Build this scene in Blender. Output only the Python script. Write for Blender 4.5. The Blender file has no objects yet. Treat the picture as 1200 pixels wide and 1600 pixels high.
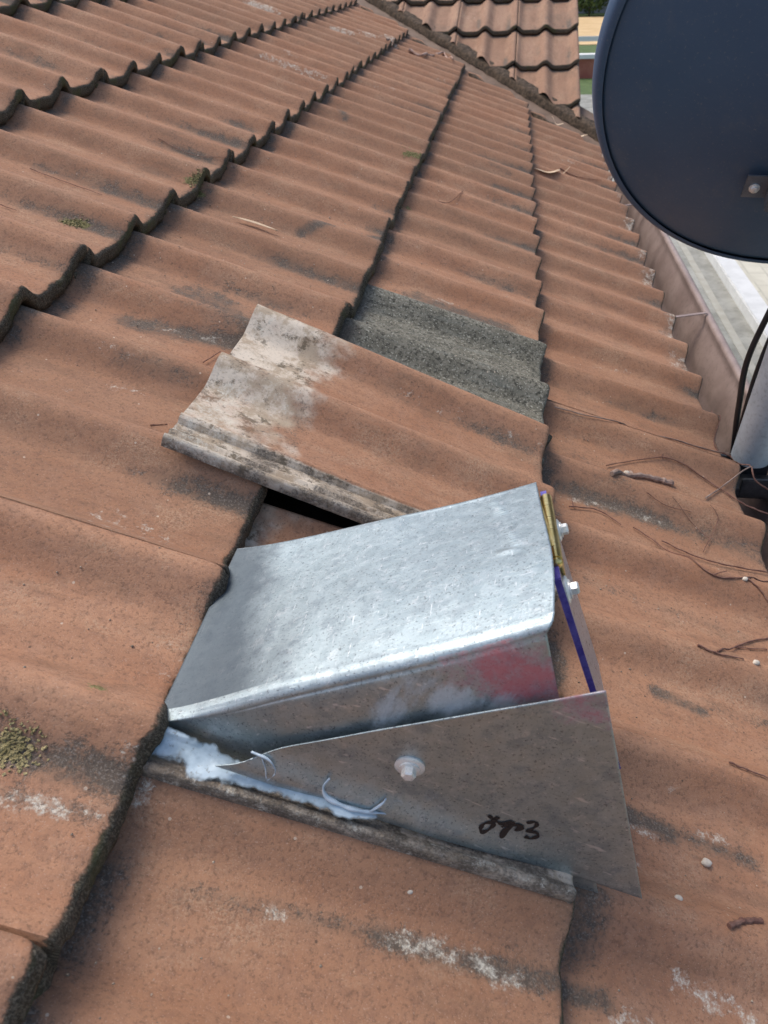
import bpy, bmesh, math, random
import numpy as np
from mathutils import Vector, Matrix

# ------------------------------------------------------------------ camera, light, exposure
SC = bpy.context.scene
TH = math.radians(22.0)
CT, ST = math.cos(TH), math.sin(TH)
# roof frame (u down the slope, v along the eave, n off the roof) -> world
M3 = np.array([[CT, 0, ST], [0, 1, 0], [-ST, 0, CT]])
def W3(p):
    return np.asarray(p, float) @ M3.T
cam_rows = np.array([[0.92836165, 0.14333018, 0.34293018], [-0.35767173, 0.59541433, 0.71941136], [-0.10107218, -0.79053035, 0.60402499]])
camd = bpy.data.cameras.new('camera'); cam = bpy.data.objects.new('camera', camd)
SC.collection.objects.link(cam); SC.camera = cam
Rw = M3 @ cam_rows.T
mw = Matrix([list(Rw[i]) + [0] for i in range(3)] + [[0, 0, 0, 1]])
mw.translation = Vector(W3([0.045982, -0.739258, 0.454713]))
cam.matrix_world = mw
camd.sensor_fit = 'VERTICAL'; camd.sensor_height = 36.0; camd.lens = 36.0 * 1157.71 / 1600
camd.clip_start = 0.02; camd.clip_end = 900
camd.dof.use_dof = True; camd.dof.focus_distance = 0.75; camd.dof.aperture_fstop = 15

SUN_EL, SUN_AZ = math.radians(58), math.radians(-62)      # azimuth from +Y towards +X
wd = bpy.data.worlds.new("World"); SC.world = wd; wd.use_nodes = True
wn = wd.node_tree; bgn = wn.nodes['Background']
sky = wn.nodes.new('ShaderNodeTexSky'); sky.sky_type = 'NISHITA'; sky.sun_disc = False
sky.sun_elevation = SUN_EL; sky.sun_rotation = SUN_AZ; sky.dust_density = 4.0; sky.air_density = 1.0; sky.ozone_density = 1.0
wn.links.new(sky.outputs[0], bgn.inputs[0]); bgn.inputs[1].default_value = 0.15
sl = bpy.data.lights.new('sun', 'SUN'); sl.energy = 1.15; sl.angle = math.radians(28); sl.color = (1, .95, .88)
so = bpy.data.objects.new('sun', sl); SC.collection.objects.link(so)
sd = Vector((math.cos(SUN_EL) * math.sin(SUN_AZ), math.cos(SUN_EL) * math.cos(SUN_AZ), math.sin(SUN_EL)))
so.rotation_euler = sd.to_track_quat('Z', 'Y').to_euler(); so.location = (0, 0, 8)
SC.view_settings.view_transform = 'Standard'; SC.view_settings.look = 'None'
SC.view_settings.exposure = 0.56; SC.view_settings.gamma = 1
SC.render.engine = 'CYCLES'
random.seed(7); RNG = np.random.default_rng(11)

# ------------------------------------------------------------------ noise
def _h(i, j, k, s):
    n = (i.astype(np.int64) * 73856093) ^ (j.astype(np.int64) * 19349663) ^ (k.astype(np.int64) * 83492791) ^ (s * 2654435761)
    n = (n ^ (n >> 13)) & 0x7fffffff
    n = (n * 1274126177) & 0x7fffffff
    n = (n ^ (n >> 16)) & 0x7fffffff
    n = (n * 668265263) & 0x7fffffff
    return ((n >> 7) & 0xffff) / 65535.0
def noise(p, sc, seed=0):
    q = np.asarray(p, float) * sc; f = np.floor(q); t = q - f; t = t * t * (3 - 2 * t); f = f.astype(np.int64)
    r = 0
    for a in (0, 1):
        for b in (0, 1):
            for c in (0, 1):
                w = (t[:, 0] if a else 1 - t[:, 0]) * (t[:, 1] if b else 1 - t[:, 1]) * (t[:, 2] if c else 1 - t[:, 2])
                r = r + w * _h(f[:, 0] + a, f[:, 1] + b, f[:, 2] + c, seed)
    return r * 2 - 1
def fbm(p, sc, seed=0, o=3):
    r = 0; a = 1; t = 0
    for i in range(o):
        r = r + a * noise(p, sc * 2 ** i, seed + i * 17); t += a; a *= .5
    return r / t
def sstep(x, a, b):
    t = np.clip((x - a) / (b - a), 0, 1); return t * t * (3 - 2 * t)

# ------------------------------------------------------------------ node materials
class NT:
    def __init__(s, name):
        s.m = bpy.data.materials.new(name); s.m.use_nodes = True; s.t = s.m.node_tree
        s.b = s.t.nodes['Principled BSDF']; s.out = s.t.nodes['Material Output']
    def n(s, ty, **k):
        o = s.t.nodes.new(ty)
        for a, v in k.items(): setattr(o, a, v)
        return o
    def l(s, a, b): s.t.links.new(a, b)
    def put(s, sock, v):
        if hasattr(v, 'is_output') or isinstance(v, bpy.types.NodeSocket): s.l(v, sock)
        else: sock.default_value = v
    def attr(s, name):
        o = s.n('ShaderNodeAttribute'); o.attribute_name = name; return o
    def sep(s, v):
        o = s.n('ShaderNodeSeparateColor'); s.put(o.inputs[0], v); return o.outputs
    def noise(s, vec, scale, detail=3, rough=.6, dim='3D'):
        o = s.n('ShaderNodeTexNoise'); o.inputs['Scale'].default_value = scale; o.inputs['Detail'].default_value = detail
        o.inputs['Roughness'].default_value = rough
        if vec is not None: s.l(vec, o.inputs['Vector'])
        return o.outputs['Fac']
    def vor(s, vec, scale, feat='F1', out='Distance'):
        o = s.n('ShaderNodeTexVoronoi'); o.feature = feat; o.inputs['Scale'].default_value = scale
        if vec is not None: s.l(vec, o.inputs['Vector'])
        return o.outputs[out]
    def mp(s, vec, scale=(1, 1, 1), loc=(0, 0, 0)):
        o = s.n('ShaderNodeMapping'); s.l(vec, o.inputs[0]); o.inputs['Scale'].default_value = scale; o.inputs['Location'].default_value = loc
        return o.outputs[0]
    def math(s, op, a, b=0.0, clamp=False):
        o = s.n('ShaderNodeMath', operation=op); o.use_clamp = clamp; s.put(o.inputs[0], a); s.put(o.inputs[1], b); return o.outputs[0]
    def ramp(s, f, a, b):        # smooth 0..1 between a and b
        o = s.n('ShaderNodeMapRange'); o.interpolation_type = 'SMOOTHSTEP'
        s.put(o.inputs[0], f); s.put(o.inputs[1], a); s.put(o.inputs[2], b); return o.outputs[0]
    def mix(s, f, a, b, blend='MIX'):
        o = s.n('ShaderNodeMix', data_type='RGBA', blend_type=blend); s.put(o.inputs[0], f)
        s.put(o.inputs[6], a if not isinstance(a, tuple) else (*a, 1)[:4]); s.put(o.inputs[7], b if not isinstance(b, tuple) else (*b, 1)[:4])
        return o.outputs[2]
    def bump(s, h, strength=.5, dist=.001, nrm=None):
        o = s.n('ShaderNodeBump'); o.inputs['Strength'].default_value = strength; o.inputs['Distance'].default_value = dist
        s.l(h, o.inputs['Height'])
        if nrm is not None: s.l(nrm, o.inputs['Normal'])
        return o.outputs[0]
    def obj(s): return s.n('ShaderNodeTexCoord').outputs['Object']
    def fin(s, col=None, rough=None, metal=None, nrm=None, **k):
        if col is not None: s.put(s.b.inputs['Base Color'], (*col, 1) if isinstance(col, tuple) and len(col) == 3 else col)
        if rough is not None: s.put(s.b.inputs['Roughness'], rough)
        if metal is not None: s.put(s.b.inputs['Metallic'], metal)
        if nrm is not None: s.l(nrm, s.b.inputs['Normal'])
        for a, v in k.items(): s.put(s.b.inputs[a.replace('_', ' ')], v)
        return s.m

def tile_material(name, mode='paint'):
    s = NT(name)
    rc = s.attr('rc').outputs['Vector']
    a1 = s.sep(s.attr('a1').outputs['Color']); stain, white, raw = a1[0], a1[1], a1[2]
    a2 = s.sep(s.attr('a2').outputs['Color']); nose, seed, moss = a2[0], a2[1], a2[2]
    st = s.mp(rc, (1.0, 2.6, 1))
    big = s.noise(st, 7, 3); mid = s.noise(rc, 38, 4, .65); fine = s.noise(rc, 330, 4, .75); grit = s.noise(rc, 850, 2, .6); blot = s.noise(rc, 120, 3, .7)
    long = s.noise(s.mp(rc, (3, 26, 8)), 3, 3)
    if mode in ('paint', 'faded'):
        c = s.mix(s.ramp(big, .3, .7), (.345, .171, .097), (.42, .230, .138)) if mode == 'paint' else s.mix(s.ramp(big, .3, .7), (.27, .165, .112), (.35, .225, .155))
        c = s.mix(s.math('MULTIPLY', s.ramp(long, .42, .7), .28), c, (.225, .120, .078))
        c = s.mix(s.math('MULTIPLY', s.ramp(mid, .45, .75), .45), c, (.40, .235, .155))
        c = s.mix(s.math('MULTIPLY', s.ramp(seed, 0, 1), .46), c, (.26, .145, .088))
        wear = s.ramp(s.noise(s.mp(rc, (1, 1.6, 1), (7, 3, 2)), 13, 4, .65), .50, .68)
        c = s.mix(s.math('MULTIPLY', s.math('MULTIPLY', wear, s.ramp(s.noise(rc, 520, 2, .7), .44, .58)), .50), c, (.46, .32, .21))
        c = s.mix(s.math('MULTIPLY', s.ramp(s.noise(s.mp(rc, (1.2, 3, 2), (1, 5, 0)), 9, 5, .72), .50, .70), .38), c, (.17, .105, .068))
        c = s.mix(s.math('MULTIPLY', s.ramp(blot, .46, .68), .35), c, (.20, .112, .078))
        c = s.mix(s.math('MULTIPLY', s.ramp(fine, .50, .66), .60), c, (.14, .080, .052))
        c = s.mix(s.math('MULTIPLY', s.ramp(grit, .60, .70), .5), c, (.47, .33, .25))
    else:
        c = s.mix(s.ramp(mid, .3, .7), (.135, .128, .100), (.21, .20, .160))
        c = s.mix(s.ramp(s.noise(rc, 175, 4, .75), .47, .62), c, (.058, .056, .045))
        c = s.mix(s.ramp(s.noise(s.mp(rc, (1, 1, 1), (2, 5, 1)), 300, 3, .65), .56, .66), c, (.36, .35, .29))
        c = s.mix(s.math('MULTIPLY', s.ramp(long, .5, .7), .35), c, (.20, .21, .185))
    # bare, pale concrete of the hidden head and side channel
    rv = s.math('ADD', raw, s.math('MULTIPLY', s.math('SUBTRACT', mid, .5), .9))
    rm = s.math('MULTIPLY', s.math('MULTIPLY', s.ramp(rv, .22, .80), .93), s.ramp(raw, .02, .3))
    rcol = s.mix(s.ramp(s.noise(rc, 22, 5, .75), .42, .58), (.68, .60, .49), (.43, .35, .255))
    rcol = s.mix(s.math('MULTIPLY', s.ramp(s.noise(s.mp(rc, (1, 1, 1), (3, 1, 0)), 30, 6, .78), .52, .62), .85), rcol, (.10, .085, .055))
    rcol = s.mix(s.math('MULTIPLY', s.ramp(fine, .55, .7), .6), rcol, (.13, .125, .11))
    c = s.mix(rm, c, rcol)
    # dark weathering with pale grains
    sv = s.math('ADD', s.math('MULTIPLY', stain, .85), s.math('MULTIPLY', s.math('SUBTRACT', s.noise(rc, 42, 5, .75), .5), 1.9))
    sv = s.math('ADD', sv, s.math('MULTIPLY', s.math('SUBTRACT', fine, .5), 1.1))
    sm = s.math('MULTIPLY', s.ramp(sv, .30, .85), s.ramp(stain, .03, .2))
    scol = s.mix(s.ramp(s.noise(rc, 560, 3, .7), .50, .66), (.075, .066, .056), (.33, .30, .26))
    c = s.mix(s.math('MULTIPLY', sm, .88), c, scol)
    c = s.mix(s.math('MULTIPLY', s.ramp(stain, .05, .9), .50), c, (.13, .105, .082))
    # white lichen / lime
    wv = s.math('ADD', s.math('MULTIPLY', white, .85), s.math('MULTIPLY', s.math('SUBTRACT', s.noise(rc, 75, 5, .8), .5), 3.2))
    wm = s.math('MULTIPLY', s.math('MULTIPLY', s.ramp(wv, .50, 1.0), .85), s.ramp(white, .05, .35))
    wm = s.math('MULTIPLY', wm, s.math('ADD', .35, s.math('MULTIPLY', s.ramp(s.noise(rc, 380, 3, .7), .42, .56), .65)))
    c = s.mix(wm, c, s.mix(s.ramp(fine, .4, .6), (.50, .46, .38), (.70, .66, .56)))
    # scattered small pale dots and dark pits on every tile
    vd = s.vor(rc, 95); vr = s.n('ShaderNodeTexVoronoi'); vr.inputs['Scale'].default_value = 95; s.l(rc, vr.inputs['Vector'])
    pick = s.sep(vr.outputs['Color'])[0]
    dm = s.math('MULTIPLY', s.math('LESS_THAN', vd, .11), s.math('GREATER_THAN', pick, .93))
    c = s.mix(s.math('MULTIPLY', dm, .7), c, (.55, .45, .35))
    dm2 = s.math('MULTIPLY', s.math('LESS_THAN', vd, .10), s.math('LESS_THAN', pick, .07))
    c = s.mix(s.math('MULTIPLY', dm2, .7), c, (.07, .05, .04))
    # moss
    mv = s.math('ADD', moss, s.math('MULTIPLY', s.math('SUBTRACT', s.noise(rc, 130, 4, .7), .5), 1.6))
    mm = s.math('MULTIPLY', s.ramp(mv, .45, .65), s.ramp(moss, .03, .2))
    c = s.mix(mm, c, s.mix(s.ramp(fine, .4, .65), (.10, .095, .035), (.27, .24, .11)))
    # crust on the nose
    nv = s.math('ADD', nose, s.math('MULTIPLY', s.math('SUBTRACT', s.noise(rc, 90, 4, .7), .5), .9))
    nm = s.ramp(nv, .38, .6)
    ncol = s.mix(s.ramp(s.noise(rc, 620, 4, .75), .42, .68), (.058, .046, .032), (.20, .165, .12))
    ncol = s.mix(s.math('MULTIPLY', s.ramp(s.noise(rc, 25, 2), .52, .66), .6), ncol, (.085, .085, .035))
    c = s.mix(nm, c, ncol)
    h = s.math('ADD', s.math('MULTIPLY', fine, .8), s.math('MULTIPLY', grit, .45))
    h = s.math('ADD', h, s.math('MULTIPLY', mid, 1.2))
    h = s.math('ADD', h, s.math('MULTIPLY', s.math('ADD', nm, sm), s.math('MULTIPLY', s.noise(rc, 300, 4, .75), 1.8)))
    return s.fin(c, .88, 0, s.bump(h, .55, .0012), Specular_IOR_Level=.25)

def simple(name, c1, c2, scale=20, rough=.6, metal=0, bump=.3, dist=.001, fine=200, **k):
    s = NT(name); o = s.obj()
    n1 = s.noise(o, scale, 4, .65); n2 = s.noise(o, fine, 3, .65)
    c = s.mix(s.ramp(n1, .3, .7), c1, c2)
    c = s.mix(s.math('MULTIPLY', s.ramp(n2, .5, .7), .35), c, tuple(x * .5 for x in c1))
    return s.fin(c, rough, metal, s.bump(s.math('ADD', n1, n2), bump, dist), **k)

def galv(name, red=False, marks=False, tone=1.0):
    s = NT(name); o = s.attr('rc').outputs['Vector']
    v = s.n('ShaderNodeTexVoronoi'); v.inputs['Scale'].default_value = 130; s.l(o, v.inputs['Vector'])
    sp = s.sep(v.outputs['Color'])[0]
    big = s.noise(o, 14, 4, .6); mid = s.noise(o, 60, 5, .7); fine = s.noise(o, 500, 3, .7)
    c = s.mix(sp, (.37, .45, .475), (.43, .51, .535))
    c = s.mix(s.math('MULTIPLY', s.ramp(mid, .48, .66), .6), c, (.27, .325, .36))
    c = s.mix(s.math('MULTIPLY', s.ramp(s.noise(s.mp(o, (1, 1, 1), (4, 2, 1)), 90, 5, .75), .56, .66), .5), c, (.60, .65, .67))
    c = s.mix(s.math('MULTIPLY', s.ramp(fine, .56, .68), .75), c, (.12, .135, .15))
    sa = s.ramp(s.noise(s.mp(o, (45, 900, 160)), 1, 2), .66, .72); sb = s.ramp(s.noise(s.mp(o, (800, 60, 500), (3, 0, 1)), 1, 2), .67, .72)
    c = s.mix(s.math('MULTIPLY', s.math('MAXIMUM', sa, sb), .7), c, (.72, .76, .78))
    sc1 = s.noise(s.mp(o, (60, 700, 60)), 1, 2); sc2 = s.noise(s.mp(o, (500, 40, 420)), 1, 2)
    rough = s.math('ADD', .30, s.math('MULTIPLY', mid, .34))
    rough = s.math('ADD', rough, s.math('MULTIPLY', sp, .03))
    metal = .93
    a = s.sep(s.attr('a1').outputs['Color'])   # r red marker, g white smear and painted brightening, b painted dark reflection and grime
    wv = s.math('ADD', a[1], s.math('MULTIPLY', s.math('SUBTRACT', s.noise(s.mp(o, (1.9, 1, .55), (0, 0, .3)), 70, 6, .82), .5), 1.7))
    wm = s.math('MULTIPLY', s.math('MULTIPLY', s.ramp(wv, .40, 1.0), .8), s.ramp(a[1], .02, .3))
    rv = s.math('ADD', a[0], s.math('MULTIPLY', s.math('SUBTRACT', s.noise(o, 70, 5, .75), .5), 2.2))
    rm = s.math('MULTIPLY', s.ramp(rv, .1, 1.15), s.ramp(a[0], .02, .2))
    c = s.mix(s.math('MULTIPLY', rm, .8), c, (.50, .09, .10))
    c = s.mix(s.math('MULTIPLY', wm, .8), c, (.60, .64, .66))
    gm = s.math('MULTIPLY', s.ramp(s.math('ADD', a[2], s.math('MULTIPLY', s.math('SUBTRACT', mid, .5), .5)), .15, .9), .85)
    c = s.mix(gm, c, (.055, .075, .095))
    cov = s.math('MAXIMUM', s.math('MULTIPLY', rm, .8), s.math('MULTIPLY', wm, .75))
    cov = s.math('MAXIMUM', cov, s.math('MULTIPLY', gm, .4))
    metal = s.math('SUBTRACT', .90, cov, True)
    rough = s.math('ADD', rough, s.math('MULTIPLY', cov, .3))
    h = s.math('ADD', s.math('MULTIPLY', mid, .9), s.math('MULTIPLY', s.ramp(fine, .55, .75), .12))
    h = s.math('ADD', h, s.math('MULTIPLY', s.ramp(sc1, .62, .7), .25)); h = s.math('ADD', h, s.math('MULTIPLY', s.ramp(sc2, .63, .7), .25))
    h = s.math('ADD', h, s.math('MULTIPLY', big, 1.2))
    return s.fin(c, rough, metal, s.bump(h, .35, .0009))

MAT = {}
MAT['tile'] = tile_material('weathered_terracotta_tile')
MAT['faded_tile'] = tile_material('faded_terracotta_tile', 'faded')
MAT['grey_tile'] = tile_material('bare_grey_concrete_tile', 'grey')
MAT['galv'] = galv('galvanised_sheet')
MAT['dark'] = simple('dark_underlay', (.012, .011, .010), (.03, .027, .024), 30, .9)
MAT['timber'] = simple('old_timber', (.16, .11, .07), (.26, .19, .13), 25, .8)
MAT['gutter'] = simple('pinkish_brown_gutter_paint', (.20, .145, .125), (.31, .235, .205), 9, .42, 0, .15, .0006, 90)
MAT['gutter_in'] = MAT['gutter']
MAT['debris'] = simple('leaf_litter', (.045, .032, .02), (.16, .11, .07), 60, .95, 0, 1, .01, 250)
MAT['valley'] = simple('rusty_valley_metal', (.115, .075, .052), (.19, .13, .095), 12, .7, .1, .3)
MAT['steel'] = simple('zinc_plated_steel', (.72, .73, .70), (.84, .84, .80), 120, .34, .35, .15, .0004, 600)
MAT['pole'] = simple('galvanised_tube', (.38, .45, .50), (.48, .56, .61), 22, .45, .35, .25, .0006, 160)
MAT['brass'] = simple('brass', (.62, .46, .16), (.80, .64, .30), 90, .28, .95, .2, .0004, 500)
MAT['dish'] = simple('slate_blue_dish_paint', (.052, .112, .205), (.062, .125, .220), 6, .46, .1, .06, .0004, 300)
s = NT('slate_blue_dish_paint'); o = s.obj()
dc = s.mix(s.ramp(s.noise(o, 6, 4), .3, .7), (.044, .098, .185), (.053, .110, .200))
dc = s.mix(s.math('MULTIPLY', s.ramp(s.noise(s.mp(o, (9, 9, 1.3)), 2.2, 5, .7), .50, .75), .22), dc, (.17, .19, .20))
dc = s.mix(s.math('MULTIPLY', s.ramp(s.noise(o, 260, 3, .7), .60, .70), .30), dc, (.25, .26, .25))
MAT['dish'] = s.fin(dc, s.math('ADD', .36, s.math('MULTIPLY', s.noise(o, 30, 4, .7), .22)), .1, s.bump(s.noise(o, 18, 3), .12, .002))
MAT['dish_metal'] = simple('dish_bracket_metal', (.17, .21, .26), (.24, .28, .33), 30, .38, .7, .1, .0005, 300)
MAT['rubber'] = simple('black_cable_sheath', (.008, .008, .009), (.016, .016, .018), 30, .38)
MAT['blackmetal'] = simple('dark_bracket_metal', (.035, .038, .042), (.07, .07, .075), 40, .5, .5)
MAT['twig'] = simple('brown_twig', (.13, .055, .040), (.24, .13, .095), 90, .8, 0, .4, .001, 500)
MAT['stick'] = simple('grey_brown_stick', (.20, .13, .10), (.36, .27, .22), 90, .8, 0, .5, .001, 500)
MAT['paleleaf'] = simple('dry_leaf', (.48, .33, .20), (.66, .52, .36), 70, .7, 0, .3)
MAT['bark'] = simple('bark_strip', (.30, .17, .12), (.55, .40, .33), 60, .85, 0, .5)
MAT['moss'] = simple('olive_moss', (.20, .17, .07), (.42, .35, .18), 160, .95, 0, .9, .002, 700)
MAT['pebble'] = simple('pale_pebble', (.45, .40, .32), (.66, .60, .52), 200, .85)
MAT['ink'] = simple('black_marker_ink', (.008, .008, .010), (.014, .012, .014), 200, .45, 0, .1)
s = NT('bluish_white_silicone'); o = s.obj()
nn = s.noise(o, 90, 4, .6)
MAT['silicone'] = s.fin(s.mix(s.ramp(nn, .35, .65), (.40, .50, .58), (.58, .67, .73)), .32, 0, s.bump(nn, .5, .002), Subsurface_Weight=.25, Subsurface_Radius=(.004, .004, .005), Alpha=s.ramp(s.noise(o, 55, 3, .6), .2, .42))
s = NT('silicone_smear'); o = s.attr('rc').outputs['Vector']
cv = s.sep(s.attr('a1').outputs['Color'])[0]
nn = s.noise(o, 48, 3, .55); n2 = s.noise(o, 200, 4, .7)
al = s.ramp(s.math('ADD', s.math('MULTIPLY', cv, .8), s.math('MULTIPLY', s.math('SUBTRACT', nn, .5), 2.2)), .22, .60)
cc = s.mix(s.ramp(nn, .4, .66), (.28, .37, .43), (.50, .61, .67))
cc = s.mix(s.math('MULTIPLY', s.ramp(n2, .58, .68), .6), cc, (.16, .15, .13))
MAT['smear'] = s.fin(cc, .34, 0, s.bump(s.math('ADD', nn, s.math('MULTIPLY', n2, .3)), .5, .002), Alpha=al)
s = NT('clear_acrylic'); o = s.obj()
MAT['acrylic'] = s.fin((.62, .64, .68), s.math('ADD', .12, s.math('MULTIPLY', s.noise(o, 120, 4, .7), .4)), 0, None, Transmission_Weight=.72, IOR=1.45)
MAT['violet'] = simple('violet_protective_film', (.07, .05, .34), (.17, .14, .50), 120, .35, 0, .3, .0006, 500)

# ------------------------------------------------------------------ object helpers
def coll(o): SC.collection.objects.link(o); return o
def tag(o, label=None, cat=None, group=None, kind=None):
    if label: o['label'] = label
    if cat: o['category'] = cat
    if group: o['group'] = group
    if kind: o['kind'] = kind
    return o
def empty(name, loc, **k):
    o = coll(bpy.data.objects.new(name, None)); o.location = Vector([float(x) for x in loc]); o.empty_display_size = .05
    return tag(o, **k)
def link_mesh(name, me, mat, parent=None, smooth=True, origin=None):
    if origin is None and parent is None:
        co = np.empty(len(me.vertices) * 3); me.vertices.foreach_get('co', co); co = co.reshape(-1, 3)
        origin = [(co[:, 0].min() + co[:, 0].max()) / 2, (co[:, 1].min() + co[:, 1].max()) / 2, co[:, 2].min()]
    o = bpy.data.objects.new(name, me)
    org = Vector([float(x) for x in origin]) if origin is not None else parent_world(parent)
    me.transform(Matrix.Translation(-org))
    for m in (mat if isinstance(mat, (list, tuple)) else [mat]): me.materials.append(m)
    if smooth: me.polygons.foreach_set('use_smooth', [True] * len(me.polygons))
    coll(o)
    if parent is not None:
        o.parent = parent; o.location = org - parent_world(parent)
    else: o.location = org
    return o
def parent_world(p):
    v = Vector((0, 0, 0))
    while p is not None:
        v += p.location; p = p.parent
    return v
def mesh_np(name, verts, faces, rc=None, a1=None, a2=None):
    me = bpy.data.meshes.new(name)
    faces = np.asarray(faces, np.int64)
    me.vertices.add(len(verts)); me.vertices.foreach_set('co', np.asarray(verts, float).ravel())
    nf, k = faces.shape
    me.loops.add(nf * k); me.loops.foreach_set('vertex_index', faces.ravel().astype(np.int32))
    me.polygons.add(nf); me.polygons.foreach_set('loop_start', np.arange(nf, dtype=np.int32) * k)
    me.update(calc_edges=True); me.validate()
    if rc is not None:
        a = me.attributes.new('rc', 'FLOAT_VECTOR', 'POINT'); a.data.foreach_set('vector', np.asarray(rc, float).ravel())
    for nm, d in (('a1', a1), ('a2', a2)):
        if d is not None:
            a = me.attributes.new(nm, 'FLOAT_COLOR', 'POINT')
            a.data.foreach_set('color', np.c_[d, np.ones(len(d))].astype(float).ravel())
    return me
def grid_faces(nr, nc, off=0, flip=False):
    i = np.arange(nr - 1)[:, None] * nc + np.arange(nc - 1)[None, :]; i = i.ravel() + off
    f = np.c_[i, i + 1, i + nc + 1, i + nc]
    return f[:, ::-1] if flip else f
class MB:      # collects solid shapes; verts in world coordinates
    def __init__(s): s.v = []; s.f = []
    def add(s, v, f):
        o = len(s.v); s.v += [tuple(map(float, x)) for x in v]; s.f += [tuple(int(i) + o for i in x) for x in f]; return s
    def prism(s, A, B):      # two matching loops
        n = len(A); f = [tuple(range(n))[::-1], tuple(range(n, 2 * n))]
        f += [(i, (i + 1) % n, n + (i + 1) % n, n + i) for i in range(n)]
        return s.add(list(A) + list(B), f)
    def box(s, x0, x1, y0, y1, z0, z1, T=None):
        A = [(x0, y0, z0), (x1, y0, z0), (x1, y1, z0), (x0, y1, z0)]; B = [(x, y, z1) for x, y, _ in A]
        if T: A = [T(p) for p in A]; B = [T(p) for p in B]
        return s.prism(A, B)
    def tube(s, pts, r, n=10, cap=True, flat=1.0):
        P = [Vector([float(c) for c in p]) for p in pts]; m = len(P); rr = r if isinstance(r, (list, tuple, np.ndarray)) else [r] * m
        up = Vector((0, 0, 1)); rings = []
        d0 = (P[1] - P[0]).normalized(); a = d0.cross(up)
        if a.length < 1e-3: a = d0.cross(Vector((0, 1, 0)))
        a.normalize()
        for i in range(m):
            d = (P[min(i + 1, m - 1)] - P[max(i - 1, 0)]).normalized(); a = (a - d * a.dot(d)).normalized(); b = d.cross(a)
            rings.append([P[i] + (a * math.cos(2 * math.pi * k / n) + b * math.sin(2 * math.pi * k / n) * flat) * float(rr[i]) for k in range(n)])
        v = [q for R_ in rings for q in R_]; f = []
        for i in range(m - 1):
            for k in range(n): f.append((i * n + k, i * n + (k + 1) % n, (i + 1) * n + (k + 1) % n, (i + 1) * n + k))
        if cap: f += [tuple(range(n))[::-1], tuple((m - 1) * n + k for k in range(n))]
        return s.add(v, f)
    def disc(s, c, ax, prof, n=24):     # lathe: prof = [(along, radius)]
        c = Vector([float(x) for x in c]); ax = Vector([float(x) for x in ax]).normalized()
        return s.tube_prof(c, ax, prof, n)
    def tube_prof(s, c, ax, prof, n):
        a = ax.cross(Vector((.3, .1, .9))).normalized(); b = ax.cross(a); v = []; f = []
        for (h, r) in prof: v += [c + ax * h + (a * math.cos(2 * math.pi * k / n) + b * math.sin(2 * math.pi * k / n)) * r for k in range(n)]
        m = len(prof)
        for i in range(m - 1):
            for k in range(n): f.append((i * n + k, i * n + (k + 1) % n, (i + 1) * n + (k + 1) % n, (i + 1) * n + k))
        f += [tuple(range(n))[::-1], tuple((m - 1) * n + k for k in range(n))]
        return s.add(v, f)
    def build(s, name, mat, parent=None, smooth=True, bevel=0, origin=None, auto=True):
        me = bpy.data.meshes.new(name); me.from_pydata(s.v, [], s.f); me.update()
        bm = bmesh.new(); bm.from_mesh(me); bmesh.ops.recalc_face_normals(bm, faces=bm.faces)
        if bevel: bmesh.ops.bevel(bm, geom=bm.edges[:] + bm.verts[:], offset=bevel, segments=2, affect='EDGES', clamp_overlap=True)
        if smooth and auto:
            for e in bm.edges:
                if len(e.link_faces) == 2 and e.calc_face_angle(0) > math.radians(38): e.smooth = False
        bm.to_mesh(me); bm.free()
        return link_mesh(name, me, mat, parent, smooth, origin)
def spline(pts, n=8):
    P = [np.array(p, float) for p in pts]
    if len(P) < 3: return [P[0] + (P[-1] - P[0]) * t for t in np.linspace(0, 1, n)]
    P = [2 * P[0] - P[1]] + P + [2 * P[-1] - P[-2]]; out = []
    for i in range(1, len(P) - 2):
        for t in np.linspace(0, 1, n, endpoint=False):
            a, b, c, d = P[i - 1:i + 3]
            out.append(.5 * (2 * b + (c - a) * t + (2 * a - 5 * b + 4 * c - d) * t * t + (3 * b - a - 3 * c + d) * t ** 3))
    return out + [P[-2]]

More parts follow.
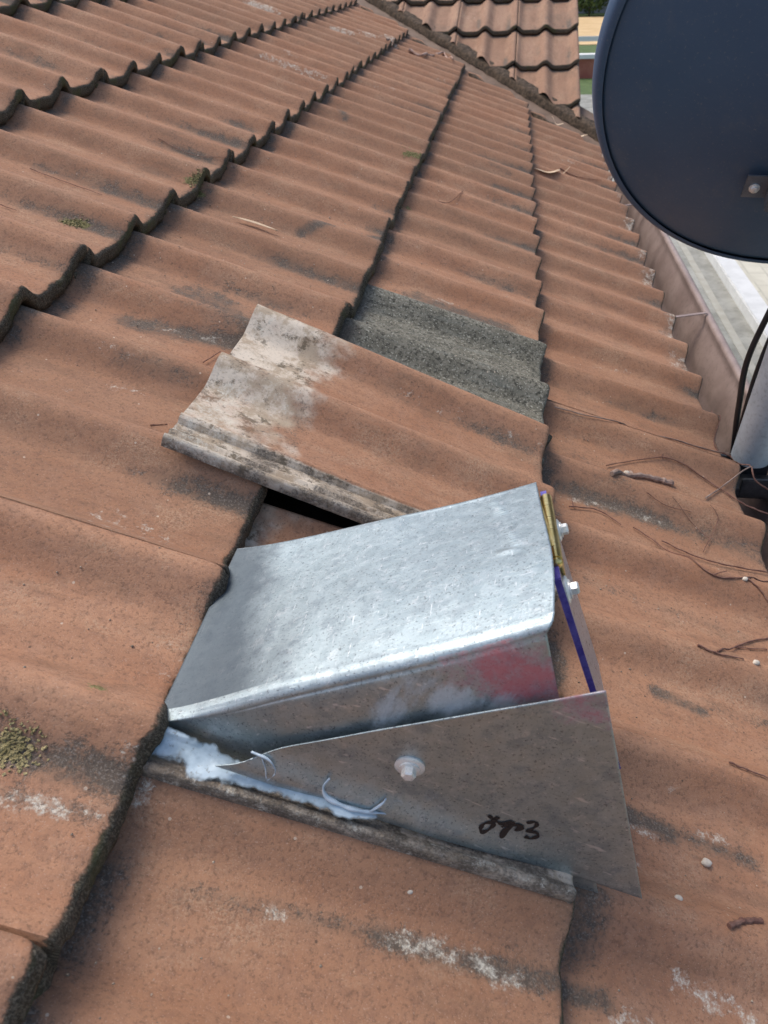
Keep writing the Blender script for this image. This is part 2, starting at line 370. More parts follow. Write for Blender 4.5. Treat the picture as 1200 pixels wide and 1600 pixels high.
SPOTS=[
('d',-0.240,0.091,-0.109,0.119,0.011,1.00),
('d',-0.141,0.415,-0.044,0.415,0.009,0.80),
('d',-0.136,0.569,0.008,0.704,0.007,0.90),
('d',-0.187,0.213,-0.102,0.154,0.035,0.80),
('d',-0.528,0.412,-0.401,0.424,0.009,0.50),
('d',-0.465,0.738,-0.331,0.721,0.006,0.35),
('d',-0.327,1.596,-0.232,1.482,0.008,0.70),
('d',0.099,0.532,0.261,0.524,0.018,0.80),
('d',0.196,1.638,0.259,1.630,0.006,0.50),
('d',0.361,0.110,0.514,0.109,0.011,0.90),
('d',0.509,0.106,0.659,0.105,0.013,0.60),
('d',0.366,0.214,0.427,0.149,0.041,0.35),
('d',0.368,-0.069,0.543,-0.075,0.008,0.35),
('d',0.449,-0.208,0.493,-0.216,0.006,0.80),
('d',0.506,-0.205,0.570,-0.207,0.007,0.40),
('d',0.398,-0.361,0.435,-0.367,0.007,1.00),
('d',0.442,-0.365,0.511,-0.371,0.005,0.60),
('d',0.115,-0.522,0.192,-0.519,0.004,0.50),
('d',0.192,-0.519,0.263,-0.520,0.004,0.80),
('d',0.263,-0.520,0.360,-0.513,0.005,0.90),
('d',0.062,-0.527,0.115,-0.523,0.004,0.40),
('d',-0.205,-0.020,-0.125,-0.017,0.009,0.50),
('d',-0.125,-0.188,-0.009,-0.175,0.005,0.40),
('d',-0.066,-0.515,-0.011,-0.512,0.004,0.50),
('d',-0.051,-0.170,-0.087,-0.117,0.004,0.30),
('d',-0.237,-0.211,-0.181,-0.213,0.006,0.30),
('w',0.201,-0.518,0.254,-0.517,0.004,0.90),
('w',0.254,-0.517,0.294,-0.524,0.004,0.90),
('w',0.119,-0.523,0.136,-0.521,0.004,0.70),
('w',-0.066,-0.515,-0.007,-0.511,0.004,0.80),
('w',0.418,-0.487,0.477,-0.497,0.006,0.95),
('w',0.361,-0.524,0.389,-0.521,0.004,0.80),
('w',0.467,-0.357,0.490,-0.358,0.004,0.70),
('w',0.400,-0.372,0.423,-0.371,0.004,0.60),
('w',-0.226,-0.016,-0.197,-0.014,0.004,0.70),
('w',-0.196,-0.054,-0.165,-0.051,0.004,0.70),
('w',-0.307,-0.086,-0.229,-0.091,0.007,0.35),
('w',-0.251,-0.141,-0.196,-0.148,0.007,0.30),
('w',-0.559,1.782,-0.359,1.782,0.007,0.90),
('w',-0.495,1.775,-0.372,1.766,0.006,0.60),
('w',-0.553,2.827,-0.481,2.840,0.012,1.00),
('w',-0.431,2.988,-0.348,3.129,0.074,0.90),
('w',-0.811,2.524,-0.752,2.531,0.074,1.00),
('w',0.128,0.547,0.151,0.552,0.007,0.70),
('w',0.379,0.098,0.435,0.105,0.004,0.70),
('w',0.462,0.105,0.509,0.106,0.004,0.60),
('w',0.444,-0.326,0.448,-0.330,0.004,0.40),
('w',-0.215,0.100,-0.120,0.117,0.005,0.60),
('w',0.439,0.544,0.515,0.566,0.006,0.50),
('w',0.360,-0.072,0.590,-0.082,0.020,0.22),
('w',0.401,-0.405,0.459,-0.430,0.026,0.25),
('w',0.001,-0.472,0.015,-0.483,0.004,0.90),
('m',-0.406,0.258,-0.385,0.262,0.005,0.90),
('m',-0.344,0.568,-0.321,0.577,0.005,0.80),
('m',-0.038,1.328,-0.005,1.333,0.005,0.80),
('m',0.000,1.009,0.023,1.009,0.006,0.60),
('m',-0.044,-0.436,-0.041,-0.437,0.004,0.60),
('m',-0.006,-0.369,-0.000,-0.354,0.004,0.30),
]
TRACE={'vleafa':[(.52,2.88),(.56,2.90),(.60,2.86)],'vleafb':[(.44,3.0),(.47,2.97),(.50,2.98)],'vleafc':[(.38,3.04),(.41,3.03),(.43,3.06)],
'sliver':[(-0.249,0.535),(-0.214,0.540),(-0.167,0.535)],
'needle1':[(-0.532,0.395),(-0.476,0.390),(-0.415,0.388)],
'needle2':[(-0.491,0.239),(-0.467,0.238)],
'needle3':[(-0.459,0.720),(-0.389,0.711),(-0.327,0.728)],
'needle4':[(-0.132,0.049),(-0.123,0.087)],
'needle5':[(-0.136,-0.105),(-0.122,-0.094)],
'bark':[(-0.256,3.131),(-0.178,3.143),(-0.125,3.432),(-0.062,3.283)],
'barkb':[(-0.348,2.989),(-0.302,3.127)],
'leafr':[(0.346,1.924),(0.421,1.942),(0.476,2.087)],
'twigr':[(0.444,2.076),(0.505,2.069),(0.595,2.083)],
'twig6':[(0.072,1.139),(0.116,1.172),(0.153,1.296)],
'twig7':[(0.052,3.123),(0.162,2.837)],
'stick':[(0.422,0.145),(0.475,0.202),(0.512,0.214),(0.540,0.216)],
'vine1':[(0.345,0.289),(0.433,0.301),(0.540,0.354),(0.631,0.364),(0.699,0.383),(0.741,0.387)],
'vine2':[(0.434,0.207),(0.503,0.262),(0.553,0.273),(0.608,0.257),(0.653,0.226),(0.692,0.218)],
'vine3':[(0.590,0.206),(0.639,0.269),(0.675,0.305)],
'vine4':[(0.669,0.522),(0.648,0.415),(0.647,0.371),(0.670,0.361),(0.672,0.289),(0.702,0.274)],
'vine5':[(0.368,0.071),(0.409,0.084),(0.441,0.068)],
'vine6':[(0.458,0.071),(0.491,0.049),(0.520,-0.004),(0.570,-0.005),(0.642,0.044)],
'vine7':[(0.497,0.061),(0.536,0.051),(0.581,0.052),(0.648,0.066)],
'vine8':[(0.584,0.000),(0.600,-0.010),(0.614,-0.020)],
'vine9':[(0.488,-0.150),(0.511,-0.153),(0.541,-0.149)],
'vine10':[(0.511,-0.150),(0.570,-0.095),(0.610,-0.069)],
'vine11':[(0.560,-0.104),(0.603,-0.090)],
'vine12':[(0.490,-0.294),(0.509,-0.297),(0.528,-0.299)],
'chip':[(0.452,-0.449),(0.468,-0.440),(0.487,-0.433)],
'twig13':[(0.475,0.135),(0.506,0.128),(0.543,0.130)],
'twig14':[(0.557,0.067),(0.582,0.125),(0.568,0.147)],
'twig15':[(0.575,0.101),(0.512,0.140)],
'pebble1':[(0.464,-0.385)],
'pebble2':[(0.419,-0.434)],
'pebble3':[(0.556,-0.148)],
'pebble4':[(0.581,-0.002)],
'pebble5':[(0.206,-0.490)],
'pebble6':[(0.181,-0.486)],
'pebble7':[(0.466,0.206)],
'moss1':[(-0.083,-0.485),(-0.074,-0.485),(-0.067,-0.483)],
'moss2':[(-0.404,0.254),(-0.386,0.264)],
'moss3':[(-0.340,0.559),(-0.327,0.585)],
'moss4':[(-0.030,1.330)],
'moss5':[(-0.043,-0.437)],
}

# ------------------------------------------------------------------ roof tiles
G = .327; PITCH = .15; HW = .045; RH = .0255; PAN = -.0255; LAP = .025; TW = .341; TL = .42
def roll(x): return RH * .5 * (1 + np.cos(np.pi * np.clip(np.abs(x) / HW, 0, 1)))
def surf(u, v):
    k = min(math.ceil(u / G - 1e-6), 2); x = ((v + .075) % .15) - .075
    return PAN + LAP / G * (u - k * G) + float(roll(x))
TG = .3278
def profile(w, grid, wcut=False):     # top of one tile; a laid tile meets its neighbour on the crest, a lifted one shows its bare side channel
    h = roll(w - .17) + roll(w - .32)
    if grid:
        return np.where(w < .0300, -.003, h + roll(w - .02))
    ch = w < .045
    rib = (.0030 if wcut else .007) * np.exp(-((w - .004) / .0045) ** 2) + .005 * np.exp(-((w - .021) / .003) ** 2)
    h = np.where(ch, -.005 + rib, h)
    return h + .0055 * np.exp(-((w - .0500) / .004) ** 2) * (w >= .045)
def spot_fields(u, v):
    st = np.zeros(len(u)); wh = np.zeros(len(u)); ms = np.zeros(len(u))
    for t, u0, v0, u1, v1, wd_, s_ in SPOTS:
        wd_ = max(min(wd_, .030), .006) * 1.5; du, dv = u1 - u0, v1 - v0; L2 = du * du + dv * dv + 1e-9
        tt = np.clip(((u - u0) * du + (v - v0) * dv) / L2, 0, 1)
        d = np.hypot(u - u0 - tt * du, (v - v0 - tt * dv) * 1.15)
        m = s_ * np.exp(-(d / (wd_ * 1.25)) ** 2)
        if t == 'd': st = np.maximum(st, m)
        elif t == 'w': wh = np.maximum(wh, m)
        else: ms = np.maximum(ms, m)
    return st, wh, ms
def tile_arrays(place, res, seed, crust=0.0, th=.013, full=False, wmax=None, use_spots=True, rawhead=False, thick_pan=0.0):
    """one solid roof tile. place(w, s) -> roof coords base (u, v, n of the pan) ; s runs 0 (nose) to -TL (head)"""
    grid = not rawhead
    wmax = wmax or (TG if grid else TW)
    nw = max(12, int(TW / res)); ns = max(10, int(TL / res))
    w = np.linspace(0, wmax, nw)
    w = np.unique(np.r_[w, [.0297, .0301] if grid else [.0445, .0455]])
    nw = len(w)
    s = np.linspace(-TL, -.006, ns)
    rows = [(x, 0, 0.) for x in s]
    for a in (30, 60, 90): rows.append((-.006 + .006 * math.sin(math.radians(a)), -.005 * (1 - math.cos(math.radians(a))), .5 if a > 50 else .2))
    for q in (.5, 1.): rows.append((0, -.005 - (1e9 if 0 else q), 1.))      # face rows: q is a share of the thickness
    rows.append((-.03, -7, 1.)); rows.append((-.10, -7, 1.))
    nr = len(rows)
    Wg = np.tile(w, (nr, 1)); Sg = np.array([r[0] for r in rows])[:, None] * np.ones(nw); ht = profile(w, grid, (not grid) and wmax < .32)
    onpan = 1 - np.clip(ht / RH, 0, 1)
    thick = th + crust * (.4 + .6 * onpan) * .9
    tipe = sstep(w, wmax - .012, wmax)
    thick = np.maximum(np.minimum(thick, ht + .013 - .0 * tipe), .003) if False else thick * (1 - .45 * tipe)
    H = np.zeros((nr, nw)); NZ = np.zeros((nr, nw))
    for i, (a, dn, nz) in enumerate(rows):
        if dn <= -7: H[i] = ht - thick
        elif dn < -.0051: H[i] = ht - .005 - (thick - .005) * (-dn - .005)
        else: H[i] = ht + dn
        NZ[i] = nz
    # side skirts: extra columns
    def col(a, idx, off): return np.c_[a[:, :1] if idx == 0 else a[:, -1:]]
    e0, e1 = H[:, :1] - th * .8, H[:, -1:] - th * .50
    Hh = np.c_[e0, H, e1]; Wh = np.c_[Wg[:, :1], Wg, Wg[:, -1:]]; Sh = np.c_[Sg[:, :1], Sg, Sg[:, -1:]]; Nh = np.c_[NZ[:, :1], NZ, NZ[:, -1:]]
    # nibbled corners of the nose
    cr = .010 if not grid else .006; wr = wmax - Wh
    Sh = Sh - np.where(wr < cr, (cr - np.sqrt(np.clip(cr * cr - (cr - wr) ** 2, 0, None))) * sstep(Sh, -.03, -.005), 0)
    u, v, n0 = place(Wh.ravel(), Sh.ravel())
    P = np.c_[u, v, n0 + Hh.ravel()]; nz = Nh.ravel(); hh = Hh.ravel(); ww = Wh.ravel(); ss = Sh.ravel()
    rc = P + np.array([seed * 3.1, seed * 1.7, seed * .9])
    # surface irregularities
    P[:, 2] += fbm(rc, 9, 3, 2) * .0009 + (fbm(rc, 70, 5, 2) * .00035 if res < .006 else 0)
    rough_amp = (.0025 * crust / .01 if crust else .0009)
    nn_ = fbm(rc, 120, 9, 3)
    P[:, 0] += nz * (nn_ * (.0012 + rough_amp) + crust * .25 + (.0045 if .004 < crust < .008 else 0) * (.4 + .6 * nz))
    P[:, 0] += sstep(ss, -.05, 0) * (fbm(np.c_[P[:, 1], P[:, 1] * 0 + seed, P[:, 1] * 0], 16, 23, 3) * .0045 + fbm(np.c_[P[:, 1], P[:, 1] * 0 + seed, P[:, 1] * 0], 75, 29, 2) * .0016) * (1.25 if crust > .004 else .5)
    edge = sstep(ss, -.02, -.004) * (nz < .4)
    P[:, 2] += nz * fbm(rc, 90, 21, 2) * (.0008 + rough_amp * .6) - edge * np.clip(fbm(rc, 60, 31, 2), 0, 1) * .0014
    # masks
    st, wh, ms = spot_fields(P[:, 0], P[:, 1]) if use_spots else (np.zeros(len(P)),) * 3
    x1 = ww - .17; x2 = ww - .32
    near_side = np.exp(-((x1 + .036) / .015) ** 2) + np.exp(-((x2 + .036) / .015) ** 2)
    low = fbm(np.c_[P[:, 0] * 1.0, P[:, 1] * 1.6, P[:, 2]] + seed, 4.5, 41, 2)
    sfr = 1 + ss / G            # 0 at the top of the shown part, 1 at the nose
    st = np.maximum(st, near_side * sstep(low, -.12, .45) * (.25 + .75 * sstep(sfr, .2, 1)) * .95)
    st = np.maximum(st, .42 * sstep(ss, -.03, -.002) * (nz < .4) * sstep(fbm(rc, 12, 51, 2), -.15, .4))
    gritz = sstep(sfr, .13, .02) * sstep(fbm(rc, 18, 61, 2), -.5, .3)
    st = np.maximum(st, gritz * .8)
    wh = np.maximum(wh, .45 * sstep(fbm(np.c_[P[:, 0], P[:, 1] * 1.5, P[:, 2]] + 2 * seed, 7, 71, 2), .42, .75))
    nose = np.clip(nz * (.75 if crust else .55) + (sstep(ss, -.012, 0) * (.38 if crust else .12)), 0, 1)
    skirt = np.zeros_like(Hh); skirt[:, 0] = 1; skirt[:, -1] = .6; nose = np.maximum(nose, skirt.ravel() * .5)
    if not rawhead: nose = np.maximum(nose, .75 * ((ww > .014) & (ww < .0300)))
    raw = np.zeros(len(P))
    if rawhead:
        sq = ss + .045 * fbm(rc, 14, 83, 3) + .03 * fbm(rc, 45, 87, 2)
        raw = sstep(sq, -TL + .180, -TL + .060) * (.78 + .2 * fbm(rc, 12, 81, 2))
        wh = np.maximum(wh, .80 * sstep(sq, -TL + .115, -TL + .05) * sstep(fbm(rc, 15, 85, 2), -.15, .35))
        wh = np.maximum(wh, .45 * np.exp(-((x2 + .030) / .012) ** 2) * sstep(ss, -.26, -.18))
        raw = np.maximum(raw, (ww < .046) * .85)
        st = st * (1 - raw)
        st = np.maximum(st, (ww < .046) * (.30 + .4 * sstep(fbm(rc, 25, 91, 2), -.2, .4)) * (1 if rawhead else 0))
        nose = np.where(skirt.ravel() > .9, .0, nose); raw = np.where(skirt.ravel() > .9, .8, raw); st = np.where(skirt.ravel() > .9, .8, st)
        if wmax < .32: st = np.maximum(st, .75 * (ww < .010)); wh = np.maximum(wh, .55 * (ww < .008))
    sd = (math.sin(seed * 12.9898) * 43758.5453) % 1
    a1 = np.c_[st, wh, raw]; a2 = np.c_[nose, np.full(len(P), sd), ms]
    f = grid_faces(nr, nw + 2)
    return P, f, rc, a1, a2
def merge(parts):
    V = []; F = []; R_ = []; A = []; B = []; o = 0
    for P, f, rc, a1, a2 in parts: V.append(P); F.append(f + o); R_.append(rc); A.append(a1); B.append(a2); o += len(P)
    return [np.concatenate(x) for x in (V, F, R_, A, B)]
def to_mesh(name, arr, T):
    P, f, rc, a1, a2 = arr
    return mesh_np(name, T(P), f, rc, a1, a2)
def bisect(me, co, no):     # drops what lies on the side the normal points to
    bm = bmesh.new(); bm.from_mesh(me)
    bmesh.ops.bisect_plane(bm, geom=bm.verts[:] + bm.edges[:] + bm.faces[:], plane_co=Vector(co), plane_no=Vector(no), clear_outer=True)
    bm.to_mesh(me); bm.free()

V0 = 3.42                       # the valley runs from here at u=0, 45 degrees in plan
def valley_v(u): return V0 - u * CT
ZG = -2.9
house = empty('tiled_house', (0.1, 1.5, ZG), label='brown tiled house whose weathered roof fills the view', cat='house')
main_roof_mb = MB()
# underlay sheet just below the tiles
def Tm(p): return tuple(W3(p))
main_roof_mb.prism([Tm((-3.0, -1.6, -.075)), Tm((.60, -1.6, -.075)), Tm((.60, valley_v(.6) , -.075)), Tm((-3.0, valley_v(-3.0), -.075))],
                   [Tm((-3.0, -1.6, -.10)), Tm((.60, -1.6, -.10)), Tm((.60, valley_v(.6), -.10)), Tm((-3.0, valley_v(-3.0), -.10))])
main_roof = main_roof_mb.build('roof', MAT['dark'], house, smooth=False)
main_roof['label'] = 'large near roof slope laid with brown concrete tiles'
batt = MB()
for k in range(-3, 3):
    batt.box(k * G - .375, k * G - .335, -1.55, min(valley_v(k * G) - .1, 6), -.073, -.0478, Tm)
batt.build('batten', MAT['timber'], main_roof, smooth=False)

SKIP = {(1, -.15 - .17 + .0)}
for k in range(-6, 3):
    half = (k % 2 != 0)                      # courses 1, -1, ... break joint by half a tile
    parts = []
    v_end = valley_v(k * G - .4)
    i0 = -4; i = i0
    while True:
        vc = i * .30 + (.15 if half else 0)      # crest 2 of this tile sits at v = vc
        w0 = vc - .32
        if w0 > v_end + .1: break
        i += 1
        if k == 1 and -.2 < vc < .5: continue    # three tiles of this course are loose: built apart below
        seed = (k * 7.13 + i * 3.77)
        r_ = random.Random(int(seed * 100))
        du, dv, dn, rot = r_.uniform(-.003, .003), r_.uniform(-.001, .001), r_.uniform(-.0014, .0014), math.radians(r_.uniform(-.3, .3))
        if k == 1 and abs(vc + .45) < .01: w0 -= .017; dn -= .009      # pushed under its neighbour
        near = (w0 < .9 and k >= -1)
        res = .0035 if near else (.006 if w0 < 1.8 else .010)
        if k < -2: res = max(res, .010)
        crust = .009 if k <= -1 else (.0045 if k == 0 else .001)
        if k == 0 and w0 > .2: crust = .005
        ug = k * G + (0.004 if k == 2 else 0)
        def place(w, s, ug=ug, w0=w0, du=du, dv=dv, dn=dn, rot=rot, k=k):
            return ug + s + du + (w - .17) * rot, w0 + w + dv - s * rot * .3, PAN + LAP / G * s + dn + 0 * w
        A = list(tile_arrays(place, res, seed, crust))
        if k == 2:                         # pale bloom on the eave noses further along
            bl = sstep(A[0][:, 0] - ug, -.07, -.01) * (A[0][:, 1] > .62) * sstep(fbm(A[2], 14, 5, 2), -.35, .25)
            A[3] = A[3].copy(); A[3][:, 1] = np.maximum(A[3][:, 1], bl * .8); A[3][:, 0] = np.maximum(A[3][:, 0], bl * .5)
        parts.append(tuple(A))
    runs = [parts] if k != 1 else [[q for q in parts if q[0][:, 1].mean() < 0], [q for q in parts if q[0][:, 1].mean() > 0]]
    for run in runs:
        me = to_mesh('tile_course', merge(run), W3)
        bisect(me, Vector((0, V0 - .055, 0)), Vector((1, 1, 0)).normalized())
        c_ = link_mesh('tile_course', me, MAT['tile'], main_roof)
    if k <= -1: c_['label'] = 'brown tile course with a thick dark mossy lower edge' if k > -3 else 'brown tile course high up the roof'
    elif k == 2: c_['label'] = 'lowest brown tile course ending above the gutter'

# loose tiles of course 1 -------------------------------------------------
def loose(name, w0, u_nose, n_nose, n_head, tilt_w, rot, seed, mat, label, **kw):
    """tilt_w lifts the near side (w=0)"""
    name2 = 'wmax' in kw
    def place(w, s):
        uu = u_nose + s; vv = w0 + w
        cu, cv = uu - u_nose, vv - w0 - .17
        uu = u_nose + cu * math.cos(rot) + cv * math.sin(rot); vv = w0 + .17 - cu * math.sin(rot) + cv * math.cos(rot)
        n = PAN + n_nose + (n_head - n_nose) * (-s / TL) + tilt_w * (1 - w / TW) ** 3 * (np.clip((s + .40) / .06, 0, 1) if name2 else 1)
        return uu, vv, n
    A = tile_arrays(place, .0028, seed, kw.pop('crust', 0), full=True, **kw)
    me = to_mesh(name, A, W3)
    o = link_mesh(name, me, mat)
    sol = None
    return tag(o, label, 'roof tile', 'loose tiles around the metal vent')
loose('roof_tile', .45 - .32, G + .000, .0, -LAP * TL / G + .000, 0, 0, 2.3, MAT['grey_tile'],
      'unpainted dark grey granular tile among the brown tiles, beside the lifted tile', use_spots=False)
loose('roof_tile', -.170, .316, .010, .0145, .022, math.radians(-.2), 5.1, MAT['tile'],
      'brown tile pulled up and lying on top of the others, its bare whitish head showing', rawhead=True, use_spots=False)
vt = loose('roof_tile', -.474, .318, .0, -LAP * TL / G + .000, .030, math.radians(.3), 8.4, MAT['tile'],
      'brown tile under the galvanised metal vent, with a pale bare side edge', rawhead=True, wmax=.308, use_spots=False)

# ------------------------------------------------------------------ the other wing of the house, beyond the valley
WX = .557                       # its verge
# wing frame: u runs down towards the camera (-Y), v = +X
MW = np.array([[0, 1, 0], [-CT, 0, -ST], [-ST, 0, CT]])
def W2(p): return np.asarray(p, float) @ MW.T + np.array([0, V0, 0])
wing = MB()
wing.prism([tuple(W2(p)) for p in ((-4.2, -2.2, -.075), (.60, -2.2, -.075), (.60, WX - .06, -.075), (-4.2, WX - .06, -.075))],
           [tuple(W2(p)) for p in ((-4.2, -2.2, -.10), (.60, -2.2, -.10), (.60, WX - .06, -.10), (-4.2, WX - .06, -.10))])
wing_roof = wing.build('roof', MAT['dark'], house, smooth=False)
wing_roof['label'] = 'further roof slope beyond the valley, its rolls running towards the camera'
bisect(wing_roof.data, Vector((0, V0 + .0, 0)) - parent_world(wing_roof), Vector((-1, -1, 0)).normalized())
for k in range(-8, 3):
    parts = []
    for i in range(-12, 1):
        vc = WX - .035 + i * .30
        w0 = vc - .32
        if w0 + .4 < -(k * G * CT) - .25 and False: continue
        seed = 50 + k * 3.13 + i * 5.77
        if vc < k * G * -0 - 3.2: continue
        ug = k * G
        jr = random.Random(int(seed * 100)); jn = jr.uniform(-.001, .001); ju = jr.uniform(-.003, .003)
        def place(w, s, ug=ug, w0=w0, jn=jn, ju=ju): return ug + s + ju, w0 + w, PAN + LAP / G * s + jn + 0 * w
        A = list(tile_arrays(place, .010, seed, .007, use_spots=False))
        A[3] = A[3].copy(); A[3][:, 0] = np.maximum(A[3][:, 0], .38 * sstep(fbm(A[2], 6, 77, 2), 0, .5))
        parts.append(tuple(A))
    me = to_mesh('tile_course', merge(parts), W2)
    bisect(me, Vector((0, V0 + .12, 0)), Vector((-1, -1, 0)).normalized())
    if len(me.polygons) == 0: continue
    link_mesh('tile_course', me, MAT['faded_tile'], wing_roof)
# valley tray: two faces meeting on the valley line, lying under the tiles
va = MB()
def vpt(X, off, n):      # off > 0 on the near roof, < 0 on the wing; height follows each slope
    # direction across the valley in plan is (1,1)/sqrt2 ; near roof lies on the minus side
    d = off / math.sqrt(2); x, y = X - d, V0 - X - d
    z = -x * ST / CT if off >= 0 else (y - V0) * ST / CT
    return (x, y, z + n)
for a, b in ((.20, 0), (0, -.20)):
    va.prism([vpt(-3.0, a, -.058), vpt(.70, a, -.058), vpt(.70, b, -.058), vpt(-3.0, b, -.058)],
             [vpt(-3.0, a, -.062), vpt(.70, a, -.062), vpt(.70, b, -.062), vpt(-3.0, b, -.062)])
va.build('valley_tray', MAT['valley'], house, smooth=False)
# mortar bedding along both cut edges of the valley
for sgn in (1, -1.45):
    n = 260; X = np.linspace(-2.9, .64, n); rows = []
    for off, zz in ((.048, -.056), (.052, -.030), (.062, -.026), (.085, -.03), (.09, -.056)):
        rows.append(np.array([vpt(x, sgn * off, zz) for x in X]))
    V = np.concatenate(rows); V = V + np.c_[fbm(V, 30, 3), fbm(V, 30, 5), fbm(V, 25, 7)] * .008
    me = mesh_np('mortar_bed', V, grid_faces(5, n)); link_mesh('mortar_bed', me, MAT['debris'], house)

# walls, fascia, verge board
wl = MB(); wl.box(.18, .30, -1.5, V0 - .40, ZG, -.30); wl.box(-3.0, .30, -1.5, -1.38, ZG, -.30)
wl.box(.42, .52, V0 - .30, V0 + 3.7, ZG, -.32)
MAT['render'] = simple('cream_wall_render', (.45, .40, .32), (.55, .50, .41), 8, .9)
wl.build('wall', MAT['render'], house, smooth=False)
EU = 2 * G * CT; EZ = -2 * G * ST            # eave nose in world x,z (X .606, Z -.245)
fa = MB(); fa.box(.548, .566, -1.5, V0 - .60, -.46, -.292)
fa.box(.30, .548, -1.5, V0 - .60, -.46, -.452)
fa.build('fascia', MAT['timber'], house, smooth=False)
# gutter: trough of sheet with a rolled front bead, running along the eave
def gutter_section():
    P = [(.569, -.300), (.569, -.405), (.572, -.412), (.660, -.412), (.672, -.405), (.680, -.385), (.684, -.35), (.700, -.315), (.703, -.300)]
    for a in range(0, 300, 30):
        P.append((.711 - .009 * math.cos(math.radians(a)), -.297 + .009 * math.sin(math.radians(a))))
    return np.array(P)
gs = gutter_section(); ys = np.linspace(-1.5, V0 - .66, 90)
Vg = []
for (x, z) in gs:
    yy = ys; Vg.append(np.c_[x + .003 * np.sin(ys * 3.1), yy, z + .002 * np.sin(ys * 5 + 1)])
Vg = np.concatenate(Vg)
me = mesh_np('gutter', Vg, grid_faces(len(gs), len(ys)))
gut = link_mesh('gutter', me, MAT['gutter'], house)
so_ = gut.modifiers.new('thickness', 'SOLIDIFY'); so_.thickness = .0012; so_.offset = 0
gut['label'] = 'pinkish brown metal gutter with a rolled front bead along the eave'
for y in (1.02, 2.0, -.2):
    b = MB(); b.prism([(.572, y - .028, -.296), (.572, y - .018, -.296), (.705, y + .012, -.286), (.705, y + .002, -.286)],
                      [(.572, y - .028, -.294), (.572, y - .018, -.294), (.705, y + .012, -.284), (.705, y + .002, -.284)])
    b.build('gutter_strap', MAT['gutter'], gut, smooth=False, bevel=.0004)
# litter lying in the gutter
lm = MB()
n = 400; Y = np.linspace(-1.4, V0 - .7, n); rows = []
for x in np.linspace(.571, .664, 12): rows.append(np.c_[np.full(n, x), Y, np.full(n, -.402)])
V = np.concatenate(rows); V[:, 2] += .012 * np.clip(fbm(V, 14, 4, 3), -.6, 1) + .006 * fbm(V, 80, 6, 3)
me = mesh_np('leaf_litter', V, grid_faces(12, n))
tag(link_mesh('leaf_litter', me, MAT['debris']), 'brown leaf litter and dirt lying in the gutter', 'leaf litter', kind='stuff')

# ------------------------------------------------------------------ galvanised vent
vent = empty('metal_vent', W3((.0, -.35, .0)), label='galvanised sheet metal vent cowl wedged into the tiles, with a hinged clear flap', cat='roof vent')
H0 = -.004
H1 = -.020
def cover_line(u, v):       # the sheet sweeps up from under the tiles to the mouth
    q = np.clip((VF - v) / (VF - VN), 0, 1)
    uu = np.clip(np.asarray(u, float), 0, None)
    a = (.53 * uu + 1.24 * uu ** 2) * (1 - q) + (.68 * uu + 1.50 * uu ** 2) * q + .016 * q * sstep(uu, 0, .08)
    return a + H1 * (1 - sstep(uu, -.03, .13)) * 1.1
def sheet(name, V, nr, nc, mat, parent, a1=None, thick=.0009, rcv=None):
    me = mesh_np(name, W3(V), grid_faces(nr, nc), V if rcv is None else rcv, np.zeros((len(V), 3)) if a1 is None else a1)
    o = link_mesh(name, me, mat, parent)
    m = o.modifiers.new('thickness', 'SOLIDIFY'); m.thickness = thick; m.offset = 0
    return o
